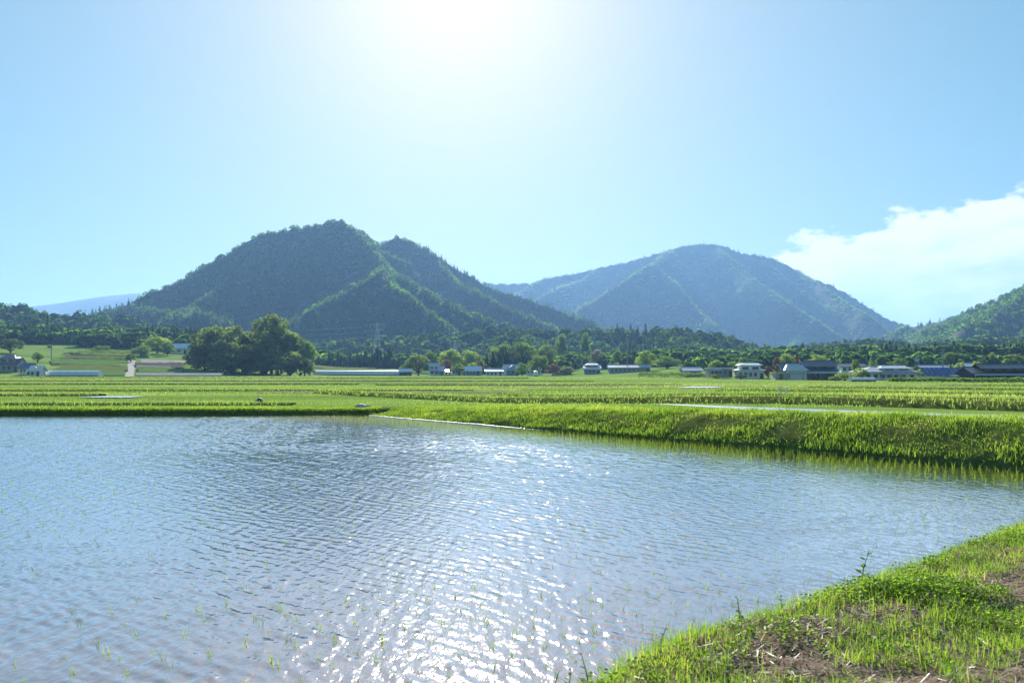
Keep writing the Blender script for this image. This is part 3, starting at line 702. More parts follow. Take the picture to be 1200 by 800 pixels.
for a in [
 (363, 428, 410, 14, 'shrub', 'olive', 'small dark shrub at the left end of the long white greenhouse'),
 (253, 431, 398, 14, 'shrub', 'olive', 'dark shrub standing alone at the field edge before the grove'),
 (184, 394, 540, 30, 'broad', 'lime', 'yellow-green tree beside the white-roofed barn on the left hillside'),
 (196, 399, 520, 18, 'round', 'green', 'smaller green tree right beside the barn on the left hillside'),
 (153, 414, 455, 14, 'round', 'olive', 'small dark tree above the pale farm path on the left hillside'),
 (165, 404, 500, 24, 'shrub', 'green', 'wide low shrub on the upper terraces of the left hillside'),
 (118, 404, 520, 26, 'shrub', 'green', 'wide bush on the terraces above the left greenhouse'),
 (44, 412, 430, 13, 'round', 'olive', 'round tree behind the purple-roofed houses at the far left'),
 (58, 404, 560, 10, 'tall', 'lime', 'slim pale tree at the top edge of the left terraces'),
 (84, 412, 500, 22, 'shrub', 'olive', 'olive bush on the terrace behind the left greenhouse'),
 (12, 396, 500, 30, 'broad', 'cedar', 'large dark tree at the left edge behind the purple roofs'),
 (55, 366, 640, 12, 'conifer', 'cedar', 'tall dark pointed cedar rising above the left hill wood'),
 (34, 372, 640, 11, 'conifer', 'cedar', 'shorter pointed cedar left of the tallest one at the left hill'),
 (490, 415, 455, 30, 'broad', 'olive', 'round dark tree left of the blue-roofed house'),
 (476, 425, 448, 16, 'shrub', 'green', 'green bush at the right end of the long white greenhouse'),
 (505, 411, 470, 24, 'round', 'green', 'green tree behind the round dark one near the blue-roofed house'),
 (527, 408, 490, 30, 'broad', 'lime', 'lit yellow-green tree behind the blue-roofed house, left part of its row'),
 (551, 410, 490, 30, 'broad', 'lime', 'lit yellow-green tree behind the blue-roofed house, right part of its row'),
 (523, 420, 462, 16, 'round', 'rust', 'reddish-brown leaved tree right above the blue lean-to roof'),
 (538, 425, 456, 20, 'shrub', 'olive', 'dark bush between the blue lean-to and the next house'),
 (563, 422, 462, 9, 'round', 'rust', 'small brown tree just right of the second house of the centre hamlet'),
 (553, 424, 466, 20, 'shrub', 'lime', 'light bush behind the second house of the centre hamlet'),
 (588, 402, 520, 34, 'broad', 'olive', 'large rim-lit tree behind the gabled blue house'),
 (612, 399, 525, 34, 'broad', 'green', 'large tree with light top right of the rim-lit one behind the centre hamlet'),
 (640, 402, 520, 26, 'round', 'olive', 'dark tree right of the large light-topped pair behind the centre hamlet'),
 (630, 415, 440, 28, 'round', 'green', 'round green tree behind the white-wrapped bale'),
 (612, 424, 450, 16, 'shrub', 'green', 'low bush between the gabled blue house and the round green tree'),
 (648, 425, 446, 22, 'shrub', 'rust', 'brownish bush right of the round green tree near the bale'),
 (664, 428, 450, 20, 'shrub', 'olive', 'dark bush left of the two-tiered white house'),
 (658, 390, 640, 18, 'tall', 'green', 'tall lit tree high on the slope behind the two-tiered white house'),
 (686, 388, 640, 16, 'tall', 'green', 'tall lit tree, right one of the pair high on the slope'),
 (700, 408, 520, 22, 'round', 'pale', 'pale blossoming tree above the two-tiered white house'),
 (723, 409, 500, 15, 'tall', 'green', 'slim green tree by the tall pale pole'),
 (722, 424, 440, 13, 'round', 'olive', 'small tree in front of the long grey shed'),
 (757, 410, 440, 26, 'round', 'lime', 'ball-shaped bright green tree behind the long hedge'),
 (782, 416, 460, 32, 'shrub', 'green', 'spreading bush behind the right half of the long hedge'),
 (808, 425, 440, 28, 'shrub', 'olive', 'dull green bush behind the right end of the long hedge'),
 (840, 421, 400, 18, 'round', 'lime', 'light green tree behind the flat white-roofed house'),
 (872, 418, 380, 18, 'round', 'olive', 'olive tree behind the white two-storey house'),
 (858, 423, 400, 16, 'shrub', 'lime', 'yellow-green bush between the two white houses'),
 (838, 438, 288, 12, 'shrub', 'olive', 'dark clipped bush in front of the flat white-roofed house'),
 (868, 438, 286, 18, 'shrub', 'cedar', 'very dark bush in front of the white two-storey house'),
 (900, 428, 300, 14, 'shrub', 'rust', 'brownish bush between the white house and the big dark-roofed one'),
 (910, 418, 380, 12, 'tall', 'rust', 'yellow-brown slim tree behind the left wing of the big dark-roofed house'),
 (922, 414, 400, 22, 'broad', 'lime', 'light green tree behind the big dark-roofed house'),
 (934, 412, 360, 15, 'conifer', 'rust', 'reddish pointed tree behind the big dark-roofed house'),
 (958, 414, 400, 26, 'shrub', 'lime', 'broad light bush behind the ridge of the big dark-roofed house'),
 (978, 417, 285, 9, 'conifer', 'cedar', 'dark pointed tree at the right end of the big dark-roofed house'),
 (1003, 420, 300, 11, 'round', 'olive', 'small olive tree in front of the distant pale roofs'),
 (1023, 415, 380, 18, 'conifer', 'green', 'green pointed tree behind the grey-roofed house'),
 (990, 436, 240, 26, 'shrub', 'lime', 'large bright bush right of the big dark-roofed house'),
 (979, 440, 236, 18, 'shrub', 'olive', 'dark bush hugging the left side of the large bright one'),
 (1008, 430, 262, 22, 'shrub', 'lime', 'yellow-green bush left of the grey-roofed house'),
 (1052, 418, 380, 22, 'shrub', 'green', 'green bush behind the right end of the grey-roofed house'),
 (1078, 431, 268, 16, 'shrub', 'lime', 'light bush left of the solar panels'),
 (1114, 412, 420, 20, 'round', 'green', 'pale green tree behind the solar panels'),
 (1126, 423, 300, 14, 'shrub', 'lime', 'yellow-green bush behind the solar panels'),
 (1144, 422, 300, 14, 'shrub', 'lime', 'yellow-green bush behind the left end of the long black-roofed house'),
 (1163, 412, 420, 9, 'tall', 'lime', 'slim yellow tree behind the long black-roofed house'),
 (1187, 414, 420, 26, 'broad', 'olive', 'dark olive tree behind the right end of the long black-roofed house'),
]: tree(*a)

for a in [
 (285, 418, 408, 44, 'shrub', 'cedar', 'dark bush second from the left along the front of the grove'),
 (325, 417, 406, 46, 'shrub', 'olive', 'olive bush third from the right along the front of the grove'),
 (352, 418, 410, 34, 'shrub', 'cedar', 'dark bush closing the front of the grove at its right end'),
 (258, 419, 407, 36, 'shrub', 'olive', 'olive bush at the front left of the grove before the broad olive tree'),
 (330, 382, 440, 40, 'round', 'olive', 'round olive tree just right of the tallest domed tree, reaching almost as high'),
 (300, 386, 442, 36, 'round', 'cedar', 'dark round tree just left of the tallest domed tree'),
]: tree(*a, GR)
def hedge(u0, u1, vtop, D, depth, col, label, seed):
    x0, x1 = xu(u0, D), xu(u1, D); r = np.random.default_rng(seed); L = x1-x0
    z0 = float(G((x0+x1)/2, D)); H = at((u0+u1)/2, vtop, D)[2]-z0
    n = int(260*L*.6); x = r.uniform(0, L, n); y = r.uniform(-depth/2, depth/2, n)
    top = H*(.82+.26*fbm(x/1.6, x*0, seed, 3)); z = r.random(n)**.6*top
    y *= np.sqrt(np.clip(1-(z/(top+.01))**3*.6, 0, 1))
    C = np.stack([x, y, z], -1); Nn = np.stack([r.normal(0, .5, n), y/depth*2+r.normal(0, .5, n), .4+r.normal(0, .5, n)], -1)
    o = mesh_np('hedge', leaf_quads(C, Nn, .14, r), np.arange(4*n).reshape(-1, 4), TREE[col], np.repeat(np.clip(.5+.3*fbm(x/2, z, seed+1, 2), 0, 1), 4))
    o.location = (x0, D, z0-.05)
    tag(o, label, 'hedge')
hedge(748, 832, 435, 330, 2.2, 'olive', 'long dark green hedge in front of the ball-shaped tree', 1)
hedge(1040, 1122, 441.5, 222, 1.8, 'green', 'light green hedge in front of the grey-roofed house and solar panels', 2)
hedge(1124, 1262, 440.5, 220, 1.8, 'green', 'light green hedge in front of the long black-roofed house', 3)
hedge(195, 262, 436.5, 388, 1.6, 'green', 'low hedge along the field edge left of the dark grove', 4)
hedge(60, 140, 427, 415, 1.4, 'olive', 'dark hedgerow on the terrace just above the left greenhouse', 6)
hedge(66, 150, 417, 455, 1.4, 'green', 'hedgerow across the middle of the left terraces', 7)
hedge(158, 224, 424, 440, 1.4, 'olive', 'dark hedgerow below the pale strip right of the farm path', 8)
hedge(90, 176, 409, 500, 1.6, 'olive', 'highest hedgerow on the left terraces below the wood', 9)
hedge(112, 146, 441, 330, 1.6, 'cedar', 'short dark hedge at the right end of the left greenhouse', 5)

# ------------------------------------------------------------------ buildings
W_white = pmat('white_render', (.68, .68, .66), (.82, .81, .79), .85, .8)
W_grey = pmat('grey_render', (.28, .28, .28), (.42, .41, .40), .85, .8)
W_blue = pmat('blue_cladding', (.22, .30, .40), (.32, .42, .52), .7, .8)
W_brown = pmat('brown_boards', (.13, .075, .05), (.24, .145, .10), .85, .8, stretch=(6, 6, .4))
W_dark = pmat('dark_boards', (.05, .042, .04), (.10, .085, .075), .85, .8, stretch=(6, 6, .4))
R_slate = pmat('slate_tiles', (.07, .08, .095), (.14, .15, .175), .38, 2, .5, .3, stretch=(4, 1, 1))
R_black = pmat('black_tiles', (.03, .03, .036), (.07, .07, .08), .35, 2, .5, .3, stretch=(4, 1, 1))
R_grey = pmat('grey_metal_roof', (.45, .47, .50), (.6, .62, .65), .32, 1.2, .5)
R_white = pmat('pale_metal_roof', (.68, .72, .74), (.82, .86, .88), .3, 1.2, .5)
R_blue = pmat('blue_metal_roof', (.10, .26, .48), (.16, .36, .60), .35, 1.2, .5)
R_purp = pmat('violet_tiles', (.13, .12, .20), (.2, .19, .3), .4, 2, .5)
R_teal = pmat('pale_teal_roof', (.36, .48, .48), (.5, .62, .61), .35, 1.2, .5)
M_frame = pmat('window_frame', (.25, .24, .23), (.4, .39, .37), .5)
M_doorm = pmat('house_door', (.10, .07, .05), (.16, .11, .08), .6)
M_glass, _nt, _n, _l = newmat('window_glass')
_o = _n.new('ShaderNodeOutputMaterial'); _b = _n.new('ShaderNodeBsdfPrincipled'); _l.new(_b.outputs[0], _o.inputs[0])
_b.inputs['Base Color'].default_value = (.03, .04, .05, 1); _b.inputs['Roughness'].default_value = .08
M_conc = pmat('concrete', (.22, .21, .20), (.34, .33, .31), .9, 2, .05)
M_steel = pmat('galvanised_steel', (.45, .46, .47), (.6, .61, .62), .5, 2, .5, 0, .4)
M_pvc = pmat('greenhouse_film', (.70, .76, .78), (.84, .88, .89), .3, 1.5, .5)
M_tarp = pmat('dark_tarp', (.05, .07, .11), (.09, .12, .17), .55, 3)
M_sack = pmat('pale_sack', (.5, .44, .44), (.68, .62, .6), .8, 5)

def gable(mb, x0, x1, y0, y1, z, h, th=.16, ax='x'):
    """two thick roof slopes meeting at a ridge"""
    if ax == 'x':
        ym = (y0+y1)/2
        pr = [(y0, z), (ym, z+h), (y1, z), (y1, z+th), (ym, z+h+th), (y0, z+th)]
        v = [(x0, a, b) for a, b in pr]+[(x1, a, b) for a, b in pr]
    else:
        xm = (x0+x1)/2
        pr = [(x0, z), (xm, z+h), (x1, z), (x1, z+th), (xm, z+h+th), (x0, z+th)]
        v = [(a, y0, b) for a, b in pr]+[(a, y1, b) for a, b in pr]
    f = [(0, 1, 7, 6), (1, 2, 8, 7), (2, 3, 9, 8), (3, 4, 10, 9), (4, 5, 11, 10), (5, 0, 6, 11), (0, 5, 4, 1), (1, 4, 3, 2), (6, 7, 10, 11), (7, 8, 9, 10)]
    mb.add(v, f)
    if ax == 'x': mb.tube([(x0-.02, (y0+y1)/2, z+h+th), (x1+.02, (y0+y1)/2, z+h+th)], .14, 6)
    else: mb.tube([((x0+x1)/2, y0-.02, z+h+th), ((x0+x1)/2, y1+.02, z+h+th)], .14, 6)
def gwall(mb, x0, x1, y0, y1, z0, z1, h, ax='x'):
    """box walls with gable ends"""
    mb.box(x0, x1, y0, y1, z0, z1)
    if ax == 'x':
        ym = (y0+y1)/2
        mb.add([(x0, y0, z1), (x0, y1, z1), (x0, ym, z1+h), (x1, y0, z1), (x1, y1, z1), (x1, ym, z1+h)], [(0, 2, 1), (3, 4, 5), (0, 3, 5, 2), (1, 2, 5, 4)])
    else:
        xm = (x0+x1)/2
        mb.add([(x0, y0, z1), (x1, y0, z1), (xm, y0, z1+h), (x0, y1, z1), (x1, y1, z1), (xm, y1, z1+h)], [(0, 1, 2), (3, 5, 4), (0, 2, 5, 3), (1, 4, 5, 2)])
def hip(mb, x0, x1, y0, y1, z, h, inset, th=.14):
    ym = (y0+y1)/2
    v = [(x0, y0, z), (x1, y0, z), (x1, y1, z), (x0, y1, z), (x0, y0, z+th), (x1, y0, z+th), (x1, y1, z+th), (x0, y1, z+th), (x0+inset, ym, z+h), (x1-inset, ym, z+h)]
    mb.add(v, [(3, 2, 1, 0), (0, 1, 5, 4), (1, 2, 6, 5), (2, 3, 7, 6), (3, 0, 4, 7), (4, 5, 9, 8), (6, 7, 8, 9), (5, 6, 9), (7, 4, 8)])
    mb.tube([(x0+inset-.1, ym, z+h), (x1-inset+.1, ym, z+h)], .15, 6)
def window(root, x, y, z, w, h):
    """frame proud of the wall at y (facing the fields), pane inside"""
    f = MB(); t = .07
    f.box(x, x+w, y-.06, y+.02, z, z+t).box(x, x+w, y-.06, y+.02, z+h-t, z+h)
    f.box(x, x+t, y-.057, y+.018, z+t, z+h-t).box(x+w-t, x+w, y-.057, y+.018, z+t, z+h-t).box(x+w/2-t/2, x+w/2+t/2, y-.055, y+.016, z+t, z+h-t)
    fr = f.build('window', M_frame, root)
    MB().box(x+t, x+w-t, y-.03, y+.01, z+t, z+h-t).build('pane', M_glass, fr)
def house(name, u, D, wpx, dep, wh, rh, rz, wallm, roofm, label, roof='gable', ax='x', upper=None, porch=None, wins=3, door=True, cat='house', zoff=0, eave=.7):
    x = xu(u, D); w = wpx/FPX*D; z = float(G(x, D))+zoff
    root = empty(name, (x, D, z), R(rz), label, cat)
    a, b, e = -w/2, w/2, eave
    if u > 800: root.scale = (1.06, 1, .86)
    m = MB()
    if roof == 'gable': gwall(m, a, b, 0, dep, -.6, wh, rh*.92, ax)
    else: m.box(a, b, 0, dep, -.6, wh)
    m.build('wall', wallm, root)
    m = MB()
    if roof == 'gable':
        if ax == 'x': gable(m, a-e*.7, b+e*.7, -e, dep+e, wh-e*rh/(dep/2), rh*(1+e/(dep/2)))
        else: gable(m, a-e, b+e, -e*.7, dep+e*.7, wh-e*rh/(w/2), rh*(1+e/(w/2)))
    elif roof == 'hip': hip(m, a-e, b+e, -e, dep+e, wh, rh, min(w*.3, dep*.5))
    else: m.box(a-e*.5, b+e*.5, -e*.5, dep+e*.5, wh, wh+rh)
    rf = m.build('roof', roofm, root)
    nw = wins; gap = w/(nw+(1 if door else 0)+.4) if nw else 0
    for i in range(nw):
        window(root, a+gap*(i+.3), 0, .9 if wh > 2.2 else .5, gap*.62, min(1.3, wh*.45))
    if door:
        d = MB(); dx = b-gap*.85 if nw else -.8
        d.box(dx, dx+min(1.6, max(.9, gap*.55)), -.05, .015, -.05, min(2.0, wh-.3)); dr = d.build('door', M_doorm, root)
        MB().box(dx+.1, dx+.16, -.1, -.052, .9, 1.15).build('handle', M_steel, dr)
    if upper:
        ux0, ux1, uh, urh, um, uk = upper
        zb = wh+(rh*.35 if roof != 'flat' else rh)
        m = MB(); gwall(m, a+w*ux0, a+w*ux1, dep*.12, dep*.8, wh-.2, zb+uh, urh*.9); m.build('upper_wall', um, root)
        m = MB()
        if uk == 'hip': hip(m, a+w*ux0-.6, a+w*ux1+.6, dep*.12-.6, dep*.8+.6, zb+uh, urh, 1.6)
        else: gable(m, a+w*ux0-.5, a+w*ux1+.5, dep*.12-.6, dep*.8+.6, zb+uh-.15, urh+.25)
        m.build('upper_roof', roofm, root)
        nn = max(2, int((ux1-ux0)*w/2.4)); g2 = (ux1-ux0)*w/nn
        for i in range(nn): window(root, a+w*ux0+g2*(i+.18), dep*.12, zb+.1, g2*.64, min(1.1, uh*.6))
    if porch:
        px0, px1, pm, pd = porch
        m = MB(); xa, xb = a+w*px0, a+w*px1
        m.add([(xa, .05, wh*.98), (xb, .05, wh*.98), (xb, -pd, wh*.72), (xa, -pd, wh*.72), (xa, .05, wh*.98+.1), (xb, .05, wh*.98+.1), (xb, -pd, wh*.72+.1), (xa, -pd, wh*.72+.1)],
              [(0, 1, 2, 3), (7, 6, 5, 4), (3, 2, 6, 7), (0, 3, 7, 4), (2, 1, 5, 6), (1, 0, 4, 5)])
        m.build('porch_roof', pm, root)
        for q in np.linspace(xa+.12, xb-.12, max(2, int((xb-xa)/3))):
            MB().box(q-.06, q+.06, -pd+.1, -pd+.22, -.4, wh*.72).build('post', M_frame, root)
    return root
house('farmhouse', 8, 372, 26, 7, 3.0, 2.0, 4, W_grey, R_purp, 'violet-roofed house at the left edge of the fields', upper=(.15, .8, 1.3, 1.3, W_grey, 'hip'), wins=3)
house('farmhouse', 29, 360, 13, 5, 2.6, 1.4, -3, W_white, R_purp, 'small pale house with violet roof beside the left greenhouse', wins=2)
house('barn', 210, 545, 22, 8, 3.2, 2.2, -8, W_white, R_white, 'barn with bright white roof on the hillside left of the grove', wins=2, cat='barn')
house('shed', 475, 440, 14, 4, 2.0, .9, 3, W_dark, R_white, 'low dark shed with pale roof at the end of the long white greenhouse', wins=1, cat='shed')
house('farmhouse', 512, 446, 17, 6, 2.6, 1.5, 5, W_white, R_grey, 'pale house with blue lean-to roof beside the round dark tree', upper=(.0, .62, 1.2, 1.1, W_white, 'gable'), porch=(.45, 1.35, R_blue, 2.6), wins=2)
house('farmhouse', 554, 452, 17, 6, 2.5, 1.6, -4, W_blue, R_white, 'bluish house with pale roof, second of the centre hamlet', wins=3, porch=(.3, .8, R_grey, 1.3))
house('shed', 579, 450, 20, 5, 2.2, .9, 0, W_white, R_white, 'long low white shed in the middle of the centre hamlet', wins=3, cat='shed')
house('farmhouse', 601, 455, 15, 8, 3.1, 1.9, 12, W_blue, R_grey, 'gabled blue house at the right end of the centre hamlet', ax='y', wins=2)
house('farmhouse', 694, 440, 19, 7, 2.6, 1.2, -2, W_grey, R_white, 'white house with two tiers of pale roof near the tall pale pole', upper=(.15, .85, .9, 1.0, W_grey, 'hip'), porch=(0, 1, R_white, 1.2), wins=3)
house('shed', 738, 430, 48, 7, 2.2, 1.0, 0, W_grey, R_grey, 'long low grey shed behind the field left of the hedge', wins=8, cat='shed')
house('farmhouse', 845, 305, 25, 6, 2.7, .35, 2, W_grey, R_white, 'house with flat white roof and dark windows right of the long hedge', roof='flat', wins=4, porch=(.0, .5, R_grey, 1.2), zoff=.8)
house('farmhouse', 880, 300, 29, 7, 2.9, .9, -3, W_white, R_white, 'white two-storey house behind the very dark bush', roof='hip', upper=(.12, .88, 1.5, .9, W_white, 'hip'), wins=4)
hb = house('farmhouse', 949, 262, 58, 9, 2.9, 2.2, -3, W_brown, R_slate, 'big brown-walled farmhouse with dark slate roof and pale gabled wing', upper=(.42, .98, .55, 1.5, W_dark, 'gable'), porch=(.02, 1.0, R_grey, 1.6), wins=6)
w_ = 58/FPX*262
m = MB(); gwall(m, -w_*.46, -w_*.08, -1.2, 5, -.6, 2.9, .01); m.build('wing_wall', W_white, hb)
m = MB(); hip(m, -w_*.50, -w_*.04, -1.8, 6, 2.9, 2.0, 1.4); m.build('wing_roof', R_teal, hb)
m = MB(); m.box(w_*.52, w_*.60, 1, 5, -.6, 2.3); m.build('side_wall', W_white, hb)
house('garage', 917, 258, 16, 5, 2.1, .25, -3, W_grey, R_grey, 'open-fronted low garage with flat roof left of the big brown-walled farmhouse', roof='flat', wins=0, cat='garage')
house('farmhouse', 1043, 262, 58, 9, 2.6, 1.7, 2, W_white, R_grey, 'long white house with broad grey roof and smaller upper roof', upper=(.38, .92, .5, 1.0, W_white, 'hip'), porch=(.3, 1, R_grey, 1.3), wins=6, roof='hip')
house('farmhouse', 1186, 248, 86, 9, 2.7, 1.5, -2, W_dark, R_black, 'long black-roofed dark house at the right edge of the view', upper=(.15, .95, .7, 1.2, W_dark, 'gable'), porch=(0, 1, R_grey, 1.3), wins=8)
house('farmhouse', 993, 500, 20, 8, 3.0, 1.4, 3, W_white, R_white, 'distant house with pale roof above the large bright bush', wins=3)
house('shed', 1078, 420, 30, 8, 2.4, 1.6, -4, W_grey, R_slate, 'grey shed with slanting roof half hidden behind the solar panels', wins=2, cat='shed')

for a in [
 ('farmhouse', 812, 335, 20, 6, 2.4, 1.1, 3, W_grey, R_grey, 'low grey-roofed house between the long hedge and the flat-roofed house'),
 ('farmhouse', 1000, 330, 26, 7, 2.5, 1.2, -4, W_white, R_slate, 'white house with dark roof behind the large bright bush'),
 ('farmhouse', 1098, 300, 30, 7, 2.4, 1.2, 2, W_brown, R_grey, 'brown house with grey roof behind the middle of the solar panels'),
 ('farmhouse', 1142, 320, 24, 7, 2.6, 1.3, -3, W_white, R_grey, 'pale house with grey roof behind the gap between solar panels and long black-roofed house'),
 ('farmhouse', 660, 455, 20, 6, 2.3, 1.2, 2, W_grey, R_slate, 'small slate-roofed house behind the brownish bush near the bale'),
 ('farmhouse', 625, 470, 16, 6, 2.3, 1.2, -5, W_white, R_grey, 'pale house half hidden behind the round green tree'),
 ('farmhouse', 538, 475, 16, 6, 2.3, 1.2, 5, W_white, R_white, 'pale-roofed house behind the dark bush of the centre hamlet'),
]: house(*a, wins=3)
def greenhouse(u0, u1, D, r, rz, label, hs=1.1):
    x0, x1 = xu(u0, D), xu(u1, D); L = x1-x0
    root = empty('greenhouse', (x0, D, float(G((x0+x1)/2, D))), R(rz), label, 'greenhouse')
    pr = [(-r, 0), (-r, hs)]+[(-r*math.cos(t), hs+r*.62*math.sin(t)) for t in np.linspace(.25, PI-.25, 9)]+[(r, hs), (r, 0)]
    m = MB(); k = len(pr)
    v = [(0, a, b) for a, b in pr]+[(L, a, b) for a, b in pr]
    m.add(v, [(i, i+1, i+1+k, i+k) for i in range(k-1)]+[tuple(range(k))[::-1], tuple(range(k, 2*k))]); m.build('film_cover', M_pvc, root)
    for q in np.linspace(.02, L-.02, max(4, int(L/2.2))):
        MB().tube([(q, a*1.012, b*1.01+.01) for a, b in pr], .04, 4).build('hoop', M_steel, root)
    MB().box(-.06, .0, -.55, .55, 0, 1.7).build('door', W_grey, root)
    MB().box(-.02, L, -r-.12, -r-.03, -.3, .35).build('base_board', W_dark, root)
    return root
greenhouse(46, 118, 345, 2.0, 0, 'long white plastic greenhouse at the left of the fields', .7)
greenhouse(368, 470, 452, 2.4, 0, 'long white plastic greenhouse below the pylon right of the dark grove', .8)
greenhouse(996, 1024, 214, .9, 0, 'small low white plastic tunnel in front of the bright bush', .35)
house('shed', 41, 338, 12, 4, 2.2, 1.2, 0, W_white, R_white, 'small white shed with door at the left end of the left greenhouse', ax='y', wins=1, cat='shed')

# solar array: tilted panels on a steel frame
x = xu(1113, 256); root = empty('solar_array', (x, 256, float(G(x, 256))+1.0), 0, 'tilted field of blue solar panels left of the long black-roofed house', 'solar panels')
M_cell = pmat('solar_cell', (.035, .075, .22), (.05, .11, .30), .2, 3, .6)
def tl(xx, s): return (xx, s*math.cos(R(28)), .5+s*math.sin(R(28)))
m = MB()
for q in np.linspace(-6.2, 6.2, 5):
    m.tube([tl(q, 0), tl(q, 4.3)], .05, 4); m.tube([(q, .3, -1.6), tl(q, .3)], .05, 4); m.tube([(q, 3.6, -1.6), tl(q, 4.0)], .05, 4)
m.build('frame', M_steel, root)
for i in range(10):
    for j in range(2):
        a = -6.4+i*1.28; s0 = .05+j*2.12
        c = [tl(a, s0), tl(a+1.2, s0), tl(a+1.2, s0+2.05), tl(a, s0+2.05)]
        MB().add([(p[0], p[1], p[2]+.08) for p in c]+[(p[0], p[1], p[2]+.12) for p in c], [(3, 2, 1, 0), (4, 5, 6, 7), (0, 1, 5, 4), (1, 2, 6, 5), (2, 3, 7, 6), (3, 0, 4, 7)]).build('panel', M_cell, root)
MB().box(-8.6, 6.6, -.4, -.2, -1.6, .35).build('retaining_board', R_grey, root)

# pylon, cables and poles
def pylon(u, vtop, D, label, wb=6.5):
    x = xu(u, D); z = float(G(x, D)); H = at(u, vtop, D)[2]-z
    root = empty('pylon', (x, D, z), R(8), label, 'pylon')
    m = MB()
    def hw(q): return (wb/2)*(1-q)**1.3+.45
    lv = np.linspace(0, 1, 9)
    for sx, sy in ((1, 1), (1, -1), (-1, 1), (-1, -1)): m.tube([(sx*hw(q), sy*hw(q), q*H) for q in lv], .2, 4)
    for a, b in zip(lv[:-1], lv[1:]):
        for sy in (1, -1):
            m.tube([(-hw(a), sy*hw(a), a*H), (hw(b), sy*hw(b), b*H)], .11, 4); m.tube([(hw(a), sy*hw(a), a*H), (-hw(b), sy*hw(b), b*H)], .11, 4)
            m.tube([(sy*hw(a), -hw(a), a*H), (sy*hw(b), hw(b), b*H)], .11, 4)
    m.build('lattice_tower', M_steel, root)
    for q in (.72, .84, .96):
        MB().tube([(-4.2, 0, q*H), (0, 0, q*H+.5), (4.2, 0, q*H)], .12, 4).tube([(-4.2, 0, q*H), (0, 0, q*H-.6), (4.2, 0, q*H)], .08, 4).build('cross_arm', M_steel, root)
    return x, D, z, H
px, pD, pz, pH = pylon(442, 378, 600, 'steel lattice pylon standing before the mountain above the long greenhouse')
pylon(533, 398, 640, 'smaller faint steel pylon behind the blue-roofed house', 4)
for i, q in enumerate((.72, .84, .96)):
    for s in (-4.2, 4.2):
        m = MB(); e = (xu(300, 700), 700.0, pz+q*pH+3)
        pts = [(px+s*.99+(e[0]-px)*t, pD+s*.1+(e[1]-pD)*t, pz+q*pH-.3+(e[2]-pz-q*pH)*t-9*t*(1-t)) for t in np.linspace(0, 1, 14)]
        m.tube(pts, .05, 4); tag(m.build('power_cable', M_steel), 'thin power cable sagging to the left of the steel lattice pylon', 'cable', 'cables of the lattice pylon')
def pole(u, vtop, D, label):
    x = xu(u, D); z = float(G(x, D)); H = at(u, vtop, D)[2]-z
    root = empty('utility_pole', (x, D, z), R(rnd.uniform(-20, 20)), label, 'utility pole')
    MB().tube([(0, 0, -.5), (0, 0, H)], [.24, .14], 8).build('shaft', M_conc, root)
    for q in (H-.5, H-1.3): MB().box(-.9, .9, .14, .24, q, q+.1).build('cross_arm', M_steel, root)
    MB().tube([(.35, -.1, H-2.8), (.35, -.1, H-2.0)], .2, 8).build('transformer', M_steel, root)
pole(735, 396, 432, 'tall pale pole beside the slim green tree at the long grey shed')
pole(749, 404, 460, 'shorter pale pole left of the ball-shaped tree')
pole(565, 398, 470, 'pale pole between the small brown tree and the rim-lit tree')
pole(545, 400, 520, 'pale pole behind the lit yellow-green trees')
pole(1105, 408, 300, 'pale pole behind the solar panels')
pole(882, 399, 420, 'pale pole behind the white two-storey house')
pole(897, 403, 430, 'pale pole left of the big brown-walled farmhouse')
pole(60, 405, 450, 'pale pole behind the left greenhouse')

# ------------------------------------------------------------------ small things in the fields
x = xu(628, 400)
root = empty('hay_bale', (x, 400, float(G(x, 400))), 0, 'white-wrapped round bale at the field edge before the round green tree', 'bale')
m = MB(); m.tube([(-.95, 0, 1.1), (-.9, 0, 1.1), (-.3, 0, 1.1), (.3, 0, 1.1), (.9, 0, 1.1), (.95, 0, 1.1)], [.9, 1.1, 1.15, 1.15, 1.1, .9], 18); m.build('wrap', M_pvc, root, True)
def lump(name, loc, s, mat, label, cat, seed):
    import bmesh
    bm = bmesh.new(); bmesh.ops.create_icosphere(bm, subdivisions=3, radius=1)
    for v in bm.verts:
        q = 1+.22*float(fbm(v.co.x*1.7+seed, v.co.y*1.7+v.co.z*1.3, seed, 3)); v.co = Vector((v.co.x*s[0]*q, v.co.y*s[1]*q, max(-.2*s[2], v.co.z*s[2]*q)))
        if v.co.z > .5*s[2] : v.co.x *= .72
    me = bpy.data.meshes.new(name); bm.to_mesh(me); bm.free(); me.materials.append(mat)
    for p in me.polygons: p.use_smooth = True
    o = bpy.data.objects.new(name, me); COL.objects.link(o); o.location = loc
    return tag(o, label, cat)
x = xu(304, 58); lump('tarp_bundle', (x, 58, float(G(x, 58))+.12), (.24, .2, .2), M_tarp, 'dark blue covered bundle lying on the grass beyond the left bank', 'tarp bundle', 3)
x = xu(424, 46.6); o = lump('sack', (x-.1, 47.1, .42), (.30, .2, .14), M_sack, 'pale sack lying on the corner of the bank where it meets the high bank', 'sack', 5)
MB().tube([(.26, 0, .02), (.36, .02, .06), (.44, .04, .02)], [.05, .03, .06], 8).build('tied_neck', M_sack, o, True)
for (u, D, hh, lb) in ((914, 47, .16, 'white marker stake on the second grassy bund, left one of two'), (921, 47.5, .12, 'shorter white marker stake on the second grassy bund, right one of two')):
    x = xu(u, D); root = empty('marker_stake', (x, D, float(G(x, D))+.28), .2, lb, 'stake')
    MB().tube([(0, 0, -.1), (.01, 0, hh)], .035, 6).build('shaft', W_white, root); MB().box(-.09, .09, -.02, .02, hh, hh+.14).build('head', W_white, root)
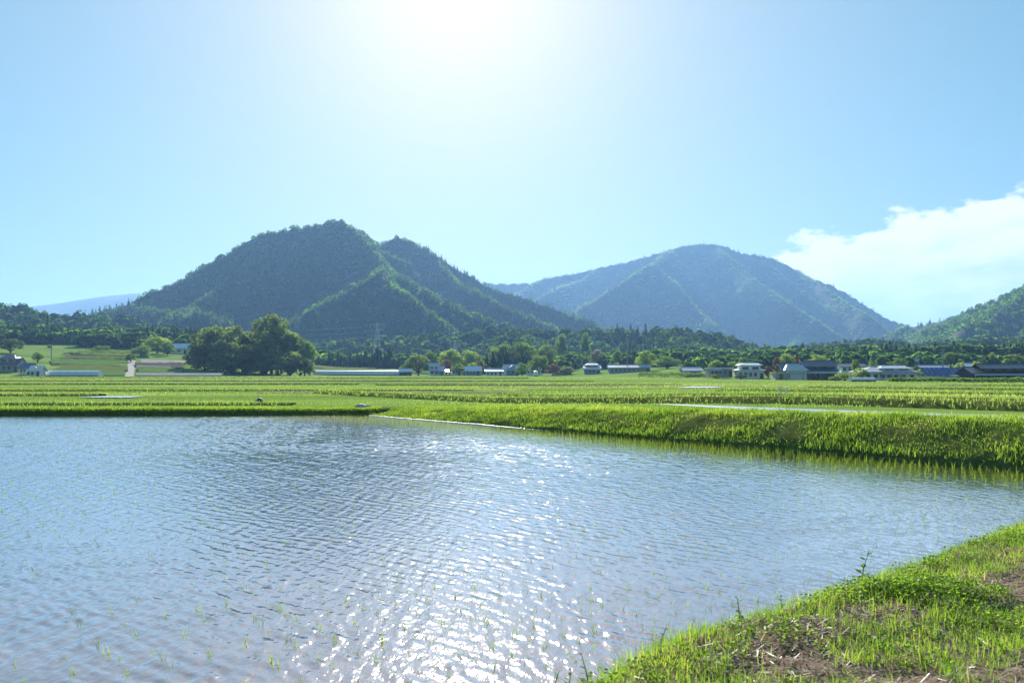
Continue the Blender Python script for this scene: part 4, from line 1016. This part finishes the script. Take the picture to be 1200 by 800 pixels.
# plastic edging along the foot of the high bank
t = np.arange(.3, 17, .4); wob_ = .05*fbm(t/1.7, t*0, 91, 2)
off = -.10+wob_; ex = C0[0]+Ld[0]*t+Ln[0]*off; ey = C0[1]+Ld[1]*t+Ln[1]*off; hh = .035*(1-sstep(9, 17, t))+.010*fbm(t/2, t*0, 92, 2)
V = []
for k in range(len(t)):
    for (o, z) in ((0, -.1), (0, hh[k]), (.05, hh[k]), (.05, -.1)): V.append((ex[k]+Ln[0]*o, ey[k]+Ln[1]*o, z))
Fq = [(4*k+i, 4*k+4+i, 4*k+4+i+1, 4*k+i+1) for k in range(len(t)-1) for i in range(3)]+[(0, 1, 2, 3), (4*len(t)-1, 4*len(t)-2, 4*len(t)-3, 4*len(t)-4)]
M_edge = pmat('white_plastic_edging', (.62, .58, .58), (.8, .77, .76), .35, 2, .5)
tag(mesh_np('edging_strip', V, Fq, M_edge), 'white plastic edging along the water line at the foot of the high bank', 'edging')
# pale farm path climbing the left hillside
pts = [(150, 448), (151, 440), (153, 434), (155, 428)]
def strip(name, cl, w, mat, lift=.08):
    V = []
    for (x, y) in cl: V += [(x-w/2, y, float(G(x, y))+lift), (x+w/2, y, float(G(x, y))+lift)]
    return tag(mesh_np(name, V, [[2*i, 2*i+1, 2*i+3, 2*i+2] for i in range(len(cl)-1)], mat), kind='structure')
strip('path', [(xu(151+.03*(y-340), y), y) for y in range(330, 470, 6)], 3.2, M_conc)
M_track = pmat('dirt_track', (.24, .21, .14), (.36, .32, .23), .95, .6, 0)
for (ya, yb, u0, u1) in ((150, 146, -40, 560), (113, 117, 560, 1260), (196, 190, 300, 1000), (236, 240, -60, 420), (84, 84, 300, 620)):
    V = []
    for q in np.linspace(0, 1, 60):
        yq = ya+(yb-ya)*q; xq = xu(u0, ya)+(xu(u1, yb)-xu(u0, ya))*q; wq = .7+.25*float(fbm(q*14, 0*q, 3, 2))
        V += [(xq, yq-wq*1.4, float(G(xq, yq-wq))+.06), (xq, yq+wq*1.4, float(G(xq, yq+wq))+.10)]
    tag(mesh_np('path', V, [[2*i, 2*i+2, 2*i+3, 2*i+1] for i in range(59)], M_track), kind='structure')
# sloping terraces on the left hillside
M_ter = [pmat('terrace_crop', (.10, .17, .045), (.16, .24, .07), .95, .25, 0), pmat('terrace_grass', (.12, .16, .04), (.2, .23, .07), .95, .25, 0), pmat('terrace_soil', (.12, .09, .07), (.18, .14, .11), .95, .3, 0), pmat('terrace_pale', (.30, .29, .25), (.44, .42, .38), .95, .3, 0)]
for i, (u0, u1, y0, y1, k) in enumerate([(62, 146, 356, 384, 0), (160, 260, 356, 362, 3), (160, 222, 366, 378, 1), (162, 216, 384, 410, 0), (160, 200, 411, 416, 3), (70, 150, 392, 408, 1), (60, 140, 418, 446, 0), (158, 214, 420, 436, 2), (165, 224, 446, 462, 3), (76, 150, 462, 480, 2), (90, 175, 492, 520, 0), (372, 470, 462, 476, 1), (372, 478, 478, 483, 3), (380, 520, 486, 520, 0), (366, 440, 530, 560, 1)]):
    yy = np.linspace(y0, y1, 5); V = []; nx_ = 9
    for y in yy:
        for q in np.linspace(0, 1, nx_):
            x = xu(u0, y)+(xu(u1, y)-xu(u0, y))*q; V.append((x, y, float(G(x, y))+.25+.9*(y-y0)/(y1-y0)))
    base = len(V)
    for q in np.linspace(0, 1, nx_):
        x = xu(u0, y0)+(xu(u1, y0)-xu(u0, y0))*q; V.append((x, y0-.3, float(G(x, y0))-.4))
    Fq = list(map(tuple, gridfaces(5, nx_)))+[(base+j, base+j+1, j+1, j) for j in range(nx_-1)]
    tag(mesh_np('field_terrace', V, Fq, M_ter[k]), kind='structure')

# weeds on the near bank that stand out one by one
def weed(x, y, H, nl, label, seed, group=None):
    r = random.Random(seed); t_, w_ = nb_tw(x, y); p, e = nb_point(np.array([t_]), np.array([w_]))
    root = empty('weed', (x, y, max(-.02, float(p[0][2])-.02)), r.random()*6, label, 'weed', group)
    lx, ly = r.uniform(-.12, .12)*H*3, r.uniform(-.12, .12)*H*3
    MB().tube([(0, 0, 0), (lx*.3, ly*.3, H*.5), (lx, ly, H)], [.005, .004, .002], 5).build('stem', M_clover_stem, root)
    V = []; 
    for i in range(nl):
        q = .2+.8*i/max(1, nl-1); c = np.array((lx*q*q, ly*q*q, H*q)); a = i*2.4+r.random(); L = H*.26*(1.15-.6*q)*r.uniform(.8, 1.2); w = L*.32
        d = np.array((math.cos(a), math.sin(a), .45)); s = np.array((-math.sin(a), math.cos(a), 0))
        V += [c, c+d*L*.5-s*w, c+d*L-(0, 0, L*.15), c+d*L*.5+s*w]
    mesh_np('leaf', V, np.arange(len(V)).reshape(-1, 4), M_clover, np.full(len(V), .6), parent=root)
M_clover_stem = pmat('weed_stem', (.10, .16, .03), (.15, .22, .05), .8)
def wp(u, v, z): Y = (CH-z)/((v-437)/FPX); return xu(u, Y), Y
for i, (u, v, H, lb) in enumerate([
 (665, 812, .20, 'leafy weed in the water edge at the bottom, left one of a close pair'), (690, 815, .24, 'taller leafy weed in the water edge at the bottom, right one of a close pair'),
 (648, 806, .14, 'short weed left of the leafy pair at the water edge'), (1006, 699, .34, 'tallest single weed rising over the water from the clover patch'),
 (915, 716, .22, 'thin weed standing at the water edge left of the clover patch'), (770, 765, .2, 'weed sprig on the bank edge near the lower tip of the bank'),
 (865, 742, .20, 'upright weed on the bank edge between the clover patch and the lower tip'), (1065, 664, .14, 'small weed on the bank edge right of the clover patch')]):
    weed(*wp(u, v, .15 if u > 700 else 0), H, 13, lb, 500+i)
# clover-like ground cover
for _ in range(0): pass
cxy = [wp(u, v, .33) for u, v in ((1010, 690), (1040, 692), (1070, 690), (1095, 700), (1120, 690), (1100, 690), (985, 700), (1140, 720), (930, 745), (1170, 735), (1060, 765))]
V = []; T = []
small = []
for _ in range(34):
    p_, e_ = nb_point(np.array([RG.uniform(-.5, 8)]), np.array([RG.uniform(.32, .75)])); small.append((float(p_[0][0]), float(p_[0][1])))
for _ in range(70):
    p_, e_ = nb_point(np.array([RG.uniform(-1, 9)]), np.array([RG.uniform(.4, 3.6)])); small.append((float(p_[0][0]), float(p_[0][1])))
for (x, y), rr, n in [((x, y), RG.uniform(.05, .13), int(RG.uniform(30, 120))) for x, y in small] + list(zip(cxy, (.24, .25, .24, .26, .28, .24, .2, .22, .16, .24, .2), (800, 800, 750, 750, 800, 550, 300, 250, 130, 260, 200))):
    a = RG.random(n)*2*PI; q = np.sqrt(RG.random(n))*rr; xx = x+q*np.cos(a)*1.3; yy = y+q*np.sin(a)
    t_, w_ = nb_tw(xx, yy); p, e = nb_point(t_, w_); h = RG.random(n)**.7*.12*(1-(q/rr)**2*.6); ok = e > .05
    C = np.stack([xx, yy, p[:, 2]+h], -1)[ok]; nn = len(C)
    Nn = np.stack([RG.normal(0, .45, nn), RG.normal(0, .45, nn), np.ones(nn)], -1)
    V.append(leaf_quads(C, Nn, .0115, RG)); T.append(np.repeat(np.clip(RG.normal(.5, .2, nn), 0, 1), 4))
V = np.concatenate(V)
tag(mesh_np('clover', V, np.arange(len(V)).reshape(-1, 4), M_clover, np.concatenate(T)), 'dense patch of broad-leaved clover on the near bank', 'clover', kind='stuff')

# ------------------------------------------------------------------ sky, sun, air
EXPOSURE = 1.25
SUN_AZ = R(-3.4); SUN_EL = R(23.0)
W = bpy.data.worlds.new('World'); S.world = W; W.use_nodes = True
nt = W.node_tree; n = nt.nodes; l = nt.links; n.clear()
out = n.new('ShaderNodeOutputWorld'); bg = n.new('ShaderNodeBackground'); l.new(bg.outputs[0], out.inputs[0])
bg.inputs['Strength'].default_value = SKY_STRENGTH = .05
sky = n.new('ShaderNodeTexSky'); sky.sky_type = 'NISHITA'; sky.sun_disc = False
sky.sun_elevation = SUN_EL; sky.sun_rotation = SUN_AZ; sky.altitude = 700
sky.air_density = 1.0; sky.dust_density = .5; sky.ozone_density = 2.5
def math_(op, a, b=None, c=None, clamp=False):
    q = n.new('ShaderNodeMath'); q.operation = op; q.use_clamp = clamp
    for i, v in enumerate((a, b, c)):
        if v is None: continue
        if isinstance(v, (int, float)): q.inputs[i].default_value = v
        else: l.new(v, q.inputs[i])
    return q.outputs[0]
# a bank of cumulus low in the sky at the right, as a density over azimuth and height
tc = n.new('ShaderNodeTexCoord'); sx = n.new('ShaderNodeSeparateXYZ'); l.new(tc.outputs['Generated'], sx.inputs[0])
az = math_('MULTIPLY', math_('ARCTAN2', sx.outputs[0], sx.outputs[1]), 180/PI); el = math_('MULTIPLY', math_('ARCSINE', sx.outputs[2]), 180/PI)
cb = n.new('ShaderNodeCombineXYZ'); l.new(math_('MULTIPLY', az, .22), cb.inputs[0]); l.new(math_('MULTIPLY', el, .42), cb.inputs[1])
n1 = n.new('ShaderNodeTexNoise'); n1.inputs['Scale'].default_value = 2.0; n1.inputs['Detail'].default_value = 11; n1.inputs['Roughness'].default_value = .56
l.new(cb.outputs[0], n1.inputs['Vector'])
cb2 = n.new('ShaderNodeCombineXYZ'); l.new(math_('MULTIPLY', az, .16), cb2.inputs[0]); l.new(math_('MULTIPLY_ADD', el, .5, math_('MULTIPLY', az, -.08)), cb2.inputs[1])
n2 = n.new('ShaderNodeTexNoise'); n2.inputs['Scale'].default_value = 1.1; n2.inputs['Detail'].default_value = 6; n2.inputs['Roughness'].default_value = .55
l.new(cb2.outputs[0], n2.inputs['Vector'])
top = math_('MULTIPLY_ADD', math_('SUBTRACT', az, 14.2), .21, 6.9)      # upper edge, degrees
top = math_('MULTIPLY_ADD', math_('SUBTRACT', n1.outputs[0], .5), 4.2, top)
below = math_('SUBTRACT', top, el)
edge = math_('MULTIPLY', below, 1.9, None, True)
left = math_('MULTIPLY', math_('ADD', math_('SUBTRACT', az, 14.0), math_('MULTIPLY', math_('SUBTRACT', n1.outputs[0], .5), 5.0)), .9, None, True)
dens = math_('MULTIPLY', edge, left)
dep = math_('SUBTRACT', 1.18, math_('MULTIPLY', math_('MAXIMUM', below, 0.0), math_('MULTIPLY_ADD', n2.outputs[0], .58, -.16)), None, True)
dep = math_('MAXIMUM', dep, .06)
alpha = math_('MULTIPLY', dens, dep, None, True)
# the sky's brightness rolls off towards white, as a camera records it
F_ = SKY_STRENGTH*2**EXPOSURE
def vmath(op, a, b):
    q = n.new('ShaderNodeVectorMath'); q.operation = op
    for i_, v_ in enumerate((a, b)):
        if isinstance(v_, tuple): q.inputs[i_].default_value = v_
        else: l.new(v_, q.inputs[i_])
    return q.outputs[0]
xs_ = vmath('MULTIPLY', sky.outputs[0], (.046, .168, .31))
tone = vmath('MULTIPLY', vmath('DIVIDE', xs_, vmath('ADD', xs_, (1.0, 1.0, 1.0))), (1.34/F_, .94/F_, .82/F_))
mixc = n.new('ShaderNodeMix'); mixc.data_type = 'RGBA'; l.new(alpha, mixc.inputs[0]); 
# the bright aureole that dusty air shows round the sun
vd = n.new('ShaderNodeVectorMath'); vd.operation = 'DOT_PRODUCT'; l.new(tc.outputs['Generated'], vd.inputs[0])
vd.inputs[1].default_value = (math.sin(SUN_AZ)*math.cos(SUN_EL), math.cos(SUN_AZ)*math.cos(SUN_EL), math.sin(SUN_EL))
aur = math_('MULTIPLY', math_('POWER', math_('MAXIMUM', vd.outputs['Value'], 0.0), 90.0), .40/F_)
aur = math_('ADD', aur, math_('MULTIPLY', math_('POWER', math_('MAXIMUM', vd.outputs['Value'], 0.0), 22.0), .24/F_))
aur = math_('ADD', aur, math_('MULTIPLY', math_('POWER', math_('MAXIMUM', vd.outputs['Value'], 0.0), 6.0), .13/F_))
cba = n.new('ShaderNodeCombineColor'); l.new(aur, cba.inputs[0]); l.new(math_('MULTIPLY', aur, .6), cba.inputs[1]); l.new(math_('MULTIPLY', aur, .45), cba.inputs[2])
adda = n.new('ShaderNodeMix'); adda.data_type = 'RGBA'; adda.blend_type = 'ADD'; adda.inputs[0].default_value = 1
l.new(tone, adda.inputs[6]); l.new(cba.outputs[0], adda.inputs[7])
l.new(adda.outputs[2], mixc.inputs[6]); mixc.inputs[7].default_value = (1.16/F_, 1.16/F_, 1.12/F_, 1)
l.new(mixc.outputs[2], bg.inputs[0])

sl = bpy.data.lights.new('sun', 'SUN'); sl.energy = 5.0; sl.angle = R(.53); sl.color = (1, .95, .86)
so = bpy.data.objects.new('sun', sl); COL.objects.link(so)
dvec = Vector((math.sin(SUN_AZ)*math.cos(SUN_EL), math.cos(SUN_AZ)*math.cos(SUN_EL), math.sin(SUN_EL)))
so.rotation_euler = dvec.to_track_quat('Z', 'Y').to_euler(); so.location = (0, 30, 60)

HAZE = .00012
m, nt, n, l = newmat('haze'); out = n.new('ShaderNodeOutputMaterial'); pv = n.new('ShaderNodeVolumePrincipled')
pv.inputs['Color'].default_value = (.25, .49, .88, 1); pv.inputs['Density'].default_value = HAZE; pv.inputs['Anisotropy'].default_value = .35
l.new(pv.outputs[0], out.inputs['Volume'])
hz = MB().box(-9500, 9500, -60, 9200, -12, 640).build('haze', m); tag(hz, 'pale blue haze filling the valley', 'haze', kind='stuff')

S.view_settings.view_transform = 'Standard'; S.view_settings.look = 'None'; S.view_settings.gamma = 1
S.view_settings.exposure = EXPOSURE
S.render.engine = 'CYCLES'
c = S.cycles; c.use_denoising = True; c.max_bounces = 8; c.transmission_bounces = 4; c.diffuse_bounces = 3; c.glossy_bounces = 3; c.volume_bounces = 0
c.sample_clamp_indirect = 6; c.caustics_reflective = False; c.caustics_refractive = False
